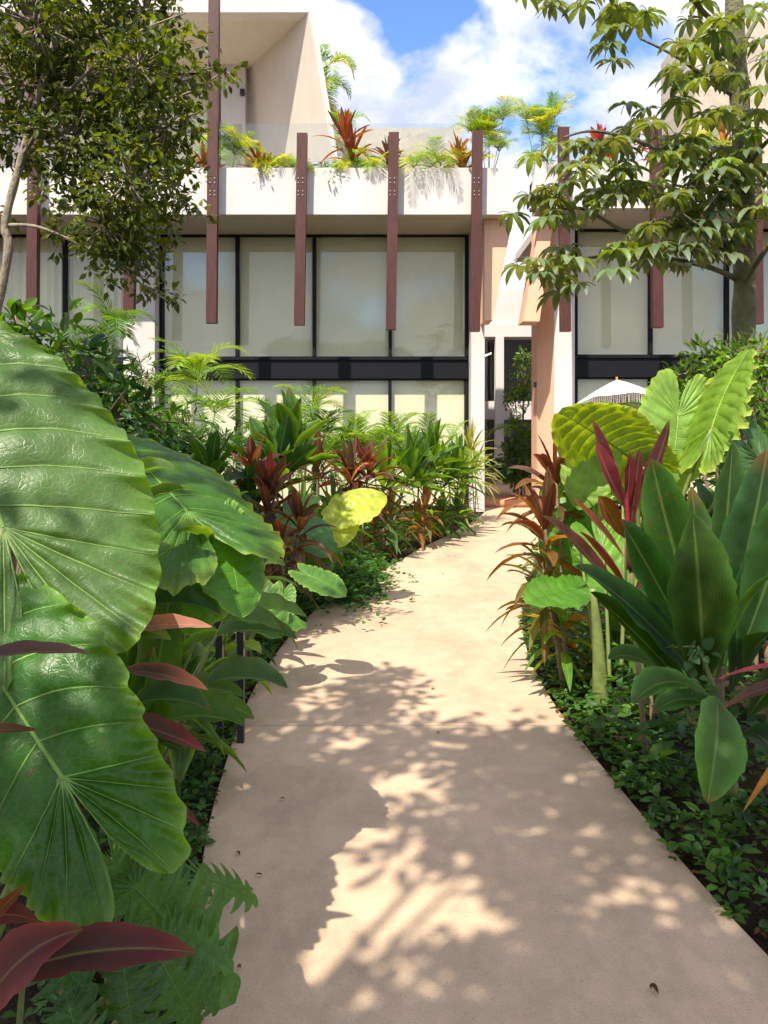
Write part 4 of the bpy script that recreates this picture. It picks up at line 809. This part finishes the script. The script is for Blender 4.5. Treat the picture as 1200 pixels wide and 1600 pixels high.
# ================================================================ roof terrace planting
RG = 'plants in the roof planters'; yp = YF+.30
def rpalm(px_, h, lab, st=((-.25, 0), (.1, .1), (.3, -.1)), Ln=.75, **k):
    palm((px_-600)*yp/F, yp, ZT-.12, [(a, b, h*rng.uniform(.75, 1.1)) for a, b in st], lab, pal=LIME+[(.32, .36, .05), (.28, .32, .05)], group=RG, Ln=Ln, ll=.22, lw=.013, nf=9, n=22, cr=.008, **k)
rpalm(665, .25, 'low yellow-green palm on the roof planter between two timber fins', Ln=.8, droop=1.7)
rpalm(762, 1.15, 'tall airy bamboo palm at the right end of the roof planter', st=((-.3, 0), (.05, .1), (.3, -.1), (-.12, .12)), Ln=.55, hi=1.5, lo=.8)
palm((765-600)*yp/F, yp, ZT-.12, [(-.2, 0, .3), (.2, 0, .55), (0, .1, .8)], 'lower airy bamboo palm under the tall one at the right end of the roof planter', pal=LIME+[(.32, .36, .05)], group=RG, Ln=.5, ll=.2, lw=.013, nf=7, n=20, hi=1.4, lo=.5)
rpalm(358, .5, 'yellow-green palm on the roof planter right of the longest fin', Ln=.7)
rpalm(562, .25, 'bright green palm tuft on the roof planter below the hood edge', Ln=.5, droop=1.6)
rpalm(440, .2, 'yellow palm tuft on the roof planter left of the middle fin', Ln=.5, droop=1.6)
def rcord(px_, h, lab, Lr=.60, pal=RED+PINK[:2]+BRONZE[1:2], z=None, Y=None, **k):
    Y = Y or yp; x = (px_-600)*Y/F; z = ZT-.12 if z is None else z
    cordyline(x, Y, [(x, Y, z+h), (x+.12, Y+.1, z+h*.6)], lab, z0=z, pal=pal, n=18, Ln=Lr, W=.095, lo=-.1, hi=1.5, droop=.3, group=RG, **k)
rcord(540, .85, 'red cordyline on the roof planter at the foot of the sloping hood edge', Lr=.85, pal=[(.16, .03, .03), (.20, .05, .03), (.10, .02, .025)])
rcord(405, .3, 'orange-red cordyline on the roof planter beside the middle balustrade', pal=PINK+BRONZE)
rcord(318, .3, 'orange cordyline on the roof planter left of the longest fin', pal=PINK+BRONZE)
rcord(716, .5, 'orange-green cordyline on the roof planter left of the tall bamboo palm', pal=BRONZE+[BRONZE[1]])
rcord(608, .45, 'dark red cordyline on the roof planter behind the middle fin', pal=RED)
rpalm(846, 1.15, 'tall yellow-green bamboo palm at the left end of the right roof planter', st=((-.3, 0), (.05, .1), (.25, -.1), (.0, 0)), Ln=.55, hi=1.5, lo=.8)
palm((850-600)*yp/F, yp, ZT-.12, [(-.15, 0, .3), (.2, 0, .6), (0, .1, .9)], 'lower palm beneath the tall one at the left end of the right roof planter', pal=LIME+[(.32, .36, .05)], group=RG, Ln=.5, ll=.2, lw=.013, nf=7, n=20, hi=1.4, lo=.5)
rcord(935, .75, 'bright red cordyline standing above the palmate tree leaves', pal=[(.35, .03, .04), (.25, .03, .04)])
rcord(1022, .85, 'red cordyline on the right roof planter near the stone wall', pal=[(.35, .03, .04), (.25, .03, .04)])
rcord(1130, .8, 'orange cordyline on the right roof planter beside the tree trunk', pal=PINK+BRONZE)
rpalm(1090, .6, 'palm on the right roof planter beside the tree trunk')
for px_, lab in ((522, 'yellow trailing creeper spilling over the white fascia under the hood edge'), (410, 'small yellow trailing creeper hanging over the fascia beside the orange-red cordyline')):
    b = lv((px_, 268), YF-.03, 14); shrub(b[0][0], YF+.25, ZT-.1, [b, lv((px_+8, 258), YF+.1, 12)], [14, 10], .09, LIME+[(.3, .32, .05)], lab, cat='creeper', name='creeper', group=RG, stem='stem', tuft=4)
palm((512-600)*19/F, 20.9, ZB+.2, [(0, 0, 2.9), (.15, 0, 3.5), (-.05, .1, 2.4), (.1, 0, 1.7)], 'tall golden palm showing behind the sloping hood edge', pal=LIME+[(.3, .32, .05)], group=RG, Ln=1.1, ll=.34, lw=.03, nf=8, droop=2.0)
palm((500-600)*21/F, 21.5, ZB+.2, [(0, 0, 5.0), (.15, 0, 5.6), (-.05, .1, 4.4)], 'upper golden palm against the sky beside the hood roof', pal=LIME+[(.3, .32, .05)], group=RG, Ln=1.1, ll=.34, lw=.03, nf=8, droop=2.0)
# ================================================================ plants in the passage
shrub((815-600)*19.5/F, 19.5, .1, [lv((822, 560), 19.5, 12), lv((818, 595), 19.5, 20), lv((805, 625), 19.4, 20)], [30, 50, 40], .12, GREEN+LIME, 'small bright bushy tree inside the passage beside the bounce-tinted wall', cat='tree', name='small_tree', tuft=5)
palm((812-600)*19/F, 19.2, .1, [(-.1, 0, 1.7), (.2, .1, 1.4), (.0, 0, 1.0)], 'palm growing in the passage in front of the white columns', Ln=.7, nf=8, group=PG, pal=LIME+GREEN)
shrub((808-600)*18.8/F, 18.8, .1, [lv((805, 725), 18.8, 22), lv((822, 700), 18.8, 20), lv((815, 745), 18.7, 18)], [26, 22, 18], .22, DEEP+GREEN, 'dark broad-leaved bush at the bottom of the passage', tuft=5, nu=5)
palm((762-600)*18.8/F, 19, .1, [(0, 0, .9), (.1, .1, .7)], 'small palm at the left side of the passage behind the pier', Ln=.5, nf=7, group=PG, pal=DEEP+GREEN)
# ================================================================ right bed
r = thing('ti_plant', (1.62, 3.7, 0), 'large dark green ti plant with broad glossy paddle leaves, foreground right', 'ti plant')
bb = V(1.56, 3.6, .50); cane(r, [(1.62, 3.7, -.02), (1.60, 3.65, .3), (1.56, 3.6, .75)], .028); cane(r, [(1.72, 3.4, -.02), (1.72, 3.4, .3), (1.70, 3.4, .7)], .026)
for (bx, by, bY, x, y, Y, w, bo, nn, c) in (
    (1100, 1075, 3.4, 1082, 800, 3.25, .29, (-.03, -.10, .02), (-.1, -.98, .25), (.035, .085, .018)), (1110, 1040, 3.6, 1018, 716, 3.5, .25, (-.06, .0, .10), (-.3, -.9, .35), (.03, .085, .02)),
    (1120, 1020, 3.7, 1145, 690, 3.8, .22, (.0, .0, .05), (.2, -.95, .2), (.028, .075, .022)), (1130, 1040, 3.6, 1200, 700, 3.6, .24, (.02, .0, .05), (-.3, -.9, .3), (.02, .065, .03)),
    (1150, 1040, 3.4, 1255, 740, 3.3, .24, (.05, .0, .10), (-.2, -.9, .4), (.025, .07, .025)), (1105, 1060, 3.5, 968, 812, 3.2, .15, (-.10, .0, .22), (-.4, -.6, .7), (.022, .085, .03)),
    (1100, 1070, 3.5, 898, 885, 3.1, .19, (-.05, .0, .14), (-.45, -.55, .7), (.022, .080, .026)), (1085, 1090, 3.5, 922, 925, 3.2, .17, (-.02, .0, .06), (-.5, -.5, .7), (.02, .07, .022)),
    (1120, 1060, 3.4, 1215, 895, 3.0, .15, (.0, .0, .16), (-.2, -.4, .9), (.05, .14, .05)), (1125, 1030, 3.8, 1080, 760, 4.0, .20, (-.03, .0, .05), (0, -1, .2), (.03, .08, .02)), (1160, 1060, 3.3, 1225, 1000, 3.0, .16, (.0, .0, .16), (-.2, -.4, .9), (.025, .075, .02)),
    (1140, 1080, 3.4, 1180, 850, 3.5, .22, (.05, .0, .05), (0, -1, .2), (.016, .05, .018)), (1080, 1060, 3.6, 1000, 900, 3.8, .18, (-.03, .0, .1), (-.2, -.9, .4), (.02, .06, .02)), (1060, 1080, 3.5, 950, 1030, 3.4, .14, (-.02, 0, .14), (-.1, -.4, .9), (.035, .11, .025)),
    (1110, 1090, 3.1, 988, 1100, 2.95, .16, (-.02, .02, .14), (-.1, -.35, .93), (.045, .14, .03)), (1120, 1090, 3.0, 1105, 1255, 2.7, .20, (-.02, -.12, .12), (-.05, -.95, .25), (.06, .17, .035)), (1130, 1110, 3.2, 1020, 1115, 3.2, .12, (-.02, .02, .10), (-.1, -.35, .93), (.045, .14, .03)),
    (1170, 1120, 3.2, 1250, 1060, 3.0, .16, (.02, .02, .1), (-.1, -.5, .8), (.02, .06, .02)), (1160, 1150, 3.2, 1220, 1200, 3.0, .16, (.02, .02, .1), (-.1, -.5, .8), (.02, .06, .02))):
    hero_blade(r, P(bx, by, bY), P(x, y, Y), w, bo, nn, c=jit(np.array(c)*(.75, .72, .5), .12), twist=rng.uniform(-.25, .25), edge=tuple(np.array(c)*1.6), fold=.16, peak=.55, wave=.02)
r = thing('cordyline', (1.22, 3.75, 0), 'magenta and maroon cordyline standing in front of the big dark ti plant', 'cordyline')
cane(r, [(1.30, 3.8, 0), (1.25, 3.75, .35), tuple(P(985, 880, 3.7))], .016); s = MB(); s.tube(bez(P(985, 890, 3.7), P(980, 820, 3.7), P(978, 740, 3.7), 8), np.linspace(.018, .008, 8), 7, (.25, .02, .06)); s.build('growing_tip', M['vein'], r)
for (bx, by, x, y, Y, w, bo, nn, c, tp) in ((978, 800, 925, 655, 3.7, .085, (-.03, 0, .02), (.5, -.85, .1), (.055, .012, .032), (.10, .018, .035)), (978, 805, 1046, 655, 3.7, .075, (.06, 0, -.02), (-.7, -.7, .1), (.05, .018, .014), (.07, .02, .02)),
    (975, 790, 930, 690, 3.65, .085, (-.02, -.02, .0), (.3, -.9, .1), (.10, .014, .032), (.18, .028, .055)), (980, 790, 985, 705, 3.68, .05, (0, 0, 0), (0, -1, .1), (.12, .016, .04), None), (985, 830, 1000, 700, 3.7, .06, (.0, 0, 0), (-.5, -.9, .1), (.09, .02, .03), None),
    (985, 960, 845, 805, 3.45, .07, (-.02, .0, .12), (-.3, -.45, .84), (.09, .035, .045), (.16, .07, .08)), (975, 870, 893, 778, 3.6, .05, (-.01, 0, .03), (-.3, -.45, .84), (.12, .04, .03), (.2, .06, .03)), (975, 840, 935, 775, 3.75, .10, (-.02, 0, .03), (-.1, -.9, .4), (.13, .055, .02), None),
    (985, 930, 905, 830, 3.7, .05, (0, 0, .05), (-.3, -.5, .8), (.16, .03, .04), None), (990, 930, 1060, 860, 3.6, .07, (0, 0, .08), (0, -.5, .8), (.08, .02, .04), None)):
    kw = {'tip': tp} if tp else {}
    hero_blade(r, P(bx, by, Y+.02), P(x, y, Y), w, bo, nn, c=c, edge=(.15, .015, .04), fold=.3, peak=.55, **kw)
r = thing('cordyline', (1.95, 3.0, 0), 'dark maroon cordyline with thin pink-rimmed leaves entering at the right frame edge', 'cordyline')
cane(r, [(1.95, 3.0, 0), (1.93, 3.0, .3), (1.9, 3.0, .65)], .018)
for (x, y, Y, w, c, tp) in ((1120, 1062, 2.6, .03, (.28, .03, .08), (.45, .05, .12)), (1125, 1110, 2.7, .07, (.08, .025, .03), (.12, .05, .04)), (1160, 1270, 2.6, .055, (.50, .30, .05), (.45, .18, .05)), (1190, 1010, 2.8, .06, (.07, .02, .03), (.2, .03, .06))):
    hero_blade(r, (1.9, 3.0, .62), P(x, y, Y), w, (0, 0, .14), (-.2, -.5, .8), c=c, tip=tp, edge=tp, fold=.25)
# elephant ears on the right
r = thing('elephant_ear', (1.75, 5.3, 0), 'elephant ear with a crinkled underside and pale upright leaves below the white parasol', 'elephant ear'); b0 = V(1.75, 5.3, 0)
add_taro_leaf(r, b0, P(985, 715, 5.0), P(868, 628, 4.7), (-.35, .55, .75), sr=.014, c=(.16, .24, .03), vein=(.26, .34, .08), edge=(.3, .4, .08), nveins=15, pleat=.02, ruffle=.05, wide=.75, droopside=.2)
add_taro_leaf(r, b0, P(1060, 650, 5.3), P(1050, 775, 5.2), (.15, -.85, .45), sr=.014, c=(.18, .32, .09), vein=(.30, .42, .15), edge=(.3, .45, .1), nveins=12, wide=.85, ruffle=.03, arrow=False)
add_taro_leaf(r, b0, P(1112, 670, 5.0), P(1150, 540, 5.05), (-.99, -.13, .05), sr=.014, c=(.14, .25, .03), vein=(.3, .4, .1), edge=(.35, .42, .1), nveins=12, wide=1.0, arrow=False, ruffle=.06, pleat=.02)
add_taro_leaf(r, b0, P(1190, 720, 4.8), P(1290, 830, 4.8), (.0, -.6, .8), sr=.014, c=(.035, .10, .02), nveins=13)
r = thing('elephant_ear', (1.45, 5.3, 0), 'bright lime elephant ear between the drooping bronze cordyline and the magenta one', 'elephant ear'); b0 = V(1.45, 5.3, 0)
for (jx, jy, jY, tx, ty, tY, n, c) in ((905, 725, 5.3, 875, 790, 5.1, (-.4, -.8, .4), (.12, .26, .03)), (915, 800, 5.3, 930, 930, 5.2, (.2, -.9, .3), (.16, .33, .03)), (890, 820, 5.2, 885, 920, 5.1, (-.3, -.85, .3), (.07, .19, .02)), (940, 860, 4.9, 1000, 960, 4.7, (.2, -.9, .3), (.12, .28, .03)),
        (930, 700, 5.0, 905, 790, 4.9, (-.2, -.8, .4), (.20, .33, .05)), (895, 920, 4.6, 828, 928, 4.4, (-.1, -.5, .85), (.06, .18, .02)), (880, 750, 5.3, 862, 820, 5.2, (-.5, -.7, .4), (.05, .13, .02))):
    add_taro_leaf(r, b0, P(jx, jy, jY), P(tx, ty, tY), n, sr=.010, c=jit(c, .05), vein=tuple(np.array(c)*1.4), NPp=70, NTt=12, nveins=9, wide=.9)
s = MB(); s.tube(bez((1.28, 4.55, 0), (1.27, 4.5, .35), (1.22, 4.5, .72), 12), np.linspace(.052, .018, 12), 10, (.30, .42, .05)); s.build('stalk', M['stem'], r)
for i in range(3):
    s = MB(); s.tube(bez((1.3+.05*i, 4.6, 0), (1.25+.09*i, 4.55, .35), P(905+i*34, 850-i*30, 4.8), 10), np.linspace(.016, .007, 10), 8, jit((.16, .27, .04))); s.build('stalk', M['stem'], r)
# red and bronze cordylines overhanging the right path edge
cord(888, 1080, 4.95, [(850, 815, 0), (868, 745, .2)], 'tall red cordyline with drooping leaves overhanging the right path edge', pal=BRONZE+RED[:1]+GREEN[:1], up_pal=RED+BRONZE[:1], edge=(.2, .04, .04), n=15, Ln=.46, W=.085, lo=-.3, hi=1.4, droop=.5, lean=(-.25, 0), group=RA)
cord(880, 1080, 4.9, [(850, 890, 0), (862, 940, 0)], 'bronze and olive cordyline with long narrow drooping leaves at the right path edge', pal=[(.10, .06, .03), (.09, .09, .03), (.13, .07, .03), (.12, .12, .03)]+GREEN[:1], tip=BRONZE[0], n=15, Ln=.42, W=.060, lo=-.3, hi=1.2, droop=.65, lean=(-.35, -.1), group=RA)
cord(895, 1080, 4.75, [(880, 965, 0)], 'small yellowing cordyline with orange lower leaves at the right path edge', pal=LIME+LIME+[(.30, .15, .04), (.3, .24, .05)], n=14, Ln=.36, W=.075, lo=-.7, hi=1.2, droop=.55, lean=(-.2, 0), group=RA)
cord(960, 1000, 7.2, [(940, 760, 0), (900, 770, .2)], 'green ti plant behind the bright lime elephant ear', pal=GREEN+LIME, n=20, Ln=.6, W=.12, lo=-.3, droop=.4, cat='ti plant', name='ti_plant', group=GA)
cord(1010, 1000, 5.6, [(1000, 800, 0), (1040, 860, 0)], 'lime-stemmed ti plant behind the magenta cordyline', pal=GREEN+LIME, n=20, Ln=.55, W=.12, lo=-.4, droop=.4, cat='ti plant', name='ti_plant', group=GA)
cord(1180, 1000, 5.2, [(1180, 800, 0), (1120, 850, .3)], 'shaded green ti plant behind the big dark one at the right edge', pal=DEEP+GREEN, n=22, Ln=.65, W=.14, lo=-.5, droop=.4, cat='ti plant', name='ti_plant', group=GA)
cord(1020, 1180, 4.3, [(1020, 1060, 0)], 'small green ti plant with a ringed cane low in the right bed', pal=GREEN+LIME[:1], n=10, Ln=.26, W=.08, lo=-.5, droop=.4, cat='ti plant', name='ti_plant', group=GA)
cord(1000, 1100, 5.0, [(990, 975, 0), (960, 1000, .2)], 'low green ti plant under the magenta cordyline', pal=GREEN+LIME, n=16, Ln=.35, W=.08, lo=-.6, droop=.4, cat='ti plant', name='ti_plant', group=GA)
# shrubs and palms behind, right
shrub((1130-600)*6.6/F, 6.5, 0, [lv((1150, 575), 6.5, 45), lv((1100, 580), 6.6, 40), lv((1060, 600), 6.8, 28), lv((1180, 620), 6.4, 45), lv((1120, 640), 6.5, 45), lv((1185, 560), 6.4, 30)], [44, 40, 24, 40, 40, 22], .085, GREEN+LIME+LIME, 'bright pointed-leaf shrub around the base of the green-trunked tree', wr=.32, tuft=7)
palm(4.0, 9.6, 0, [(-.4, 0, 1.7), (0, .2, 1.9), (.4, 0, 1.7), (-.7, .1, 1.5), (.9, .1, 1.9)], 'sunlit feather palm in front of the right window wall', Ln=.8, ll=.28, lw=.02, nf=9, group=PG, pal=LIME+GREEN)
palm(3.5, 7.4, 0, [(-.1, 0, 1.2), (.3, .2, 1.5), (.6, 0, 1.3), (.1, -.2, .9)], 'green palm beneath the bright pointed-leaf shrub at the right', Ln=.7, ll=.28, lw=.026, nf=9, group=PG, pal=GREEN+LIME[:1])
palm(2.9, 5.2, 0, [(-.1, 0, .9), (.3, .2, 1.1), (.1, -.2, .7)], 'shaded palm low at the right frame edge behind the big ti plant', Ln=.6, ll=.24, lw=.022, nf=9, group=PG, pal=DEEP+GREEN)
shrub(3.1, 9.2, 0, [lv((960, 730), 9.2, 50), lv((1040, 740), 9.2, 55), lv((1120, 730), 9.0, 55), lv((900, 760), 9.4, 35), lv((1190, 730), 9, 50)], [30, 34, 34, 20, 30], .12, GREEN+LIME, 'wide low hedge across the back of the right bed', wr=.35, tuft=6)
shrub(3.2, 13.2, 0, [lv((900, 720), 13.2, 26), lv((950, 700), 13.4, 40), lv((1020, 690), 13.4, 45), lv((1100, 690), 13.4, 50), lv((1180, 690), 13.4, 50)], [16, 26, 30, 34, 34], .13, GREEN+LIME, 'low hedge along the foot of the right window wall', wr=.3, tuft=6)
shrub(1.62, 8.6, 0, [lv((880, 830), 8.4, 36), lv((920, 860), 8.0, 44), lv((850, 880), 7.8, 26)], [22, 26, 16], .10, GREEN+BRONZE[2:3], 'leafy filler shrub along the right path edge behind the red cordyline', wr=.35, tuft=6)
# trailing vine climbing the big ti plant
shrub(1.52, 3.3, 0, [(P(1090, 1010, 3.3), (.05, .04, .07)), (P(1085, 1070, 3.25), (.06, .04, .06))], [8, 8], .055, [(.07, .15, .07)], 'small grey-green vine climbing the base of the big dark ti plant', cat='vine', name='climbing_vine', wr=.8, tuft=2, stem='stem', nu=5)
# ================================================================ ground cover
def cover(name, pts_fn, cnt, size, pal, wr=.6, h=.09, tuft=5):
    fm = MB(); q = []
    while len(q) < cnt:
        a = pts_fn(); q.append(a)
    q = np.array(q); z = rng.uniform(.0, 1, len(q))**1.3*h; q = np.column_stack([q, z])
    q = np.repeat(q, tuft, axis=0); az_ = rng.uniform(0, 6.28, len(q)); d = np.column_stack([np.cos(az_), np.sin(az_), rng.uniform(-.1, .8, len(q))])
    q = q+d*rng.uniform(0, .03, (len(q), 1)); n = rng.normal(0, .4, q.shape)+V(0, 0, 1)
    cc = np.array([pick(pal) for _ in range(cnt)]).repeat(tuft, axis=0)*rng.uniform(.7, 1.3, (len(q), 1)); l = size*rng.uniform(.5, 1.25, len(q))
    scatter(fm, q, d, n, l, l*wr, cc, 4, 3, .15, .25)
    tag(fm.build(name, M['small']), kind='stuff')
def left_near():
    y = rng.uniform(1.2, 9.5); return (pl(y)-abs(rng.normal(0, .30))-.01, y)
def left_far():
    y = rng.uniform(3, 15.5); return (pl(y)-rng.uniform(.1, 1)**1.5*3.2, y)
def right_near():
    y = rng.uniform(1.2, 9.0); return (pr(y)+abs(rng.normal(0, .30))+.01, y)
def right_far():
    y = rng.uniform(3, 15.5); return (pr(y)+rng.uniform(.05, 1)**1.5*3.5, y)
cover('ground_cover', left_near, 2600, .042, [(.02, .06, .015), (.03, .085, .02), (.045, .11, .02)])
cover('ground_cover', right_near, 1000, .05, [(.03, .085, .02), (.05, .13, .025), (.07, .16, .03)])
cover('ground_cover', left_far, 1500, .10, GREEN+DEEP, wr=.4, h=.35)
cover('ground_cover', right_far, 1500, .10, GREEN+DEEP, wr=.4, h=.35)
def clover():
    return (P(600, 900, 8.6)[0]+rng.normal(0, .22)-.42, 8.3+rng.normal(0, .55))
cover('clover_patch', clover, 1300, .05, [(.03, .10, .02), (.045, .13, .025)], wr=.8, h=.26)
def litter():
    y = rng.uniform(1.3, 12); s_ = rng.random() < .5
    return (pl(y)-abs(rng.normal(0, .35))+.03, y) if s_ else (pr(y)+abs(rng.normal(0, .4))-.03, y)
fm = MB(); q = np.array([litter() for _ in range(900)]); q = np.column_stack([q, np.where((q[:, 0] > np.array([pl(a) for a in q[:, 1]]))&(q[:, 0] < np.array([pr(a) for a in q[:, 1]])), .006, -.02)])
q2 = np.array([(rng.uniform(-.6, 1.2), rng.uniform(2, 14)) for _ in range(24)]); q2 = q2[(q2[:, 0] > np.array([pl(a)+.05 for a in q2[:, 1]]))&(q2[:, 0] < np.array([pr(a)-.05 for a in q2[:, 1]]))]; q = np.concatenate([q, np.column_stack([q2, np.full(len(q2), .005)])])
az_ = rng.uniform(0, 6.28, len(q)); scatter(fm, q, np.column_stack([np.cos(az_), np.sin(az_), rng.uniform(0, .3, len(q))]), rng.normal(0, .3, q.shape)+V(0, 0, 1), rng.uniform(.012, .05, len(q)), .016, np.array([jit((.16, .09, .04), .5) for _ in q]), 4, 3, .5, .1)
tag(fm.build('leaf_litter', M['small']), kind='stuff')
# ================================================================ small things
r = thing('path_light', (P(375, 1000, 4.05)[0], 4.05, 0), 'short black path light with two square legs under the glossy green leaves', 'light')
Yl = 4.05; zt = Z(965, Yl); xa, xb = X(338, Yl), X(380, Yl)
for x in (xb-.03, xa): m_ = MB(); m_.box((x, Yl-.02, -.02), (x+.035, Yl+.02, zt-.03)); m_.build('leg', M['black'], r, smooth=False)
m_ = MB(); m_.box((xa-.01, Yl-.05, zt-.03), (xb+.015, Yl+.05, zt)); m_.build('cap', M['black'], r, smooth=False)
# parasol
r = thing('parasol', (P(962, 700, 14.6)[0], 14.6, 0), 'white fringed parasol with orange wooden ribs in front of the right window wall', 'parasol')
cx, cy = P(964, 0, 14.6)[0], 14.6; zt, zr, Rr = Z(594, 14.6), Z(636, 14.6), .86
tl = np.array([[1, 0, 0], [0, math.cos(R(-14)), -math.sin(R(-14))], [0, math.sin(R(-14)), math.cos(R(-14))]])
def tp_(p): return tl@(np.array(p)-V(0, 0, zt))+V(cx, cy, zt)
m_ = MB(); nsec = 16; rings = 6; v = []; 
for i in range(rings+1):
    f_ = i/rings
    for k in range(nsec*4):
        a = k*2*math.pi/(nsec*4); sc = 1-.045*f_*abs(math.sin(a*4)); rad = Rr*f_*sc+.01
        v.append(tp_((rad*math.cos(a), rad*math.sin(a), zt-(zt-zr)*(f_**1.15)-.02*f_*abs(math.sin(a*4)))))
nk = nsec*4; m_.add(v, [(i*nk+k, i*nk+(k+1) % nk, (i+1)*nk+(k+1) % nk, (i+1)*nk+k) for i in range(rings) for k in range(nk)]); m_.build('canopy', M['canvas'], r)
m_ = MB()
for k in range(150):
    a = k*2*math.pi/150; sc = 1-.045*abs(math.sin(a*4)); p = tp_((Rr*sc*math.cos(a), Rr*sc*math.sin(a), zr-.02*abs(math.sin(a*4)))); m_.tube([p, p+V(rng.uniform(-.01, .01), 0, -.16)], .006, 3, cap=False)
tag(m_.build('fringe', M['canvas'], r), kind='stuff')
m_ = MB(); m_.tube([tp_((0, 0, zt+.06)), tp_((0, 0, zt-.5))], .022, 8); m_.tube([tp_((0, 0, zt-.5)), (cx, cy, 0)], .022, 8); m_.build('pole', M['orange_wood'], r)
for k in range(8):
    a = k*math.pi/4+.2; m_ = MB(); m_.tube([tp_((.03*math.cos(a), .03*math.sin(a), zt-.02)), tp_((Rr*.9*math.cos(a), Rr*.9*math.sin(a), zr+.01))], .010, 5)
    m_.tube([tp_((.03*math.cos(a), .03*math.sin(a), zt-.40)), tp_((Rr*.5*math.cos(a), Rr*.5*math.sin(a), zr+.14))], .012, 5); m_.build('rib', M['orange_wood'], r)
# fallen leaf and crumbs on the path
m_ = MB(); p = P(1017, 1548, 1920/863); p[2] = .006; blade(m_, p, p+V(.008, .012, .012), p+V(.012, -.030, .004), .018, (0, 0, 1), 8, 5, .3, (.05, .03, .015)); tag(m_.build('fallen_leaf', M['leaf'], loc=tuple(p)), 'small curled dry brown leaf lying on the near path, lower right', 'leaf')
dg = 'dry leaf bits at the left path edge'
for k, (x, y) in enumerate(((375, 1338), (410, 1370), (385, 1392), (437, 1250))):
    Y_ = 1920/(y-H0); p = P(x, y, Y_); p[2] = .005; m_ = MB(); a = rng.uniform(0, 6); blade(m_, p, p+V(math.cos(a)*.012, math.sin(a)*.012, .010), p+V(math.cos(a)*.028, math.sin(a)*.028, .002), .012, (0, 0, 1), 6, 3, .3, (.06, .03, .015))
    tag(m_.build('fallen_leaf', M['leaf'], loc=tuple(p)), ('tiny dry bit beside the tip of the cut-leaved philodendron', 'tiny dry bit farthest from the philodendron on the path', 'tiny dry bit closest to the viewer at the left path edge', 'tiny lone dry bit farther up the left of the path')[k], 'leaf', dg)
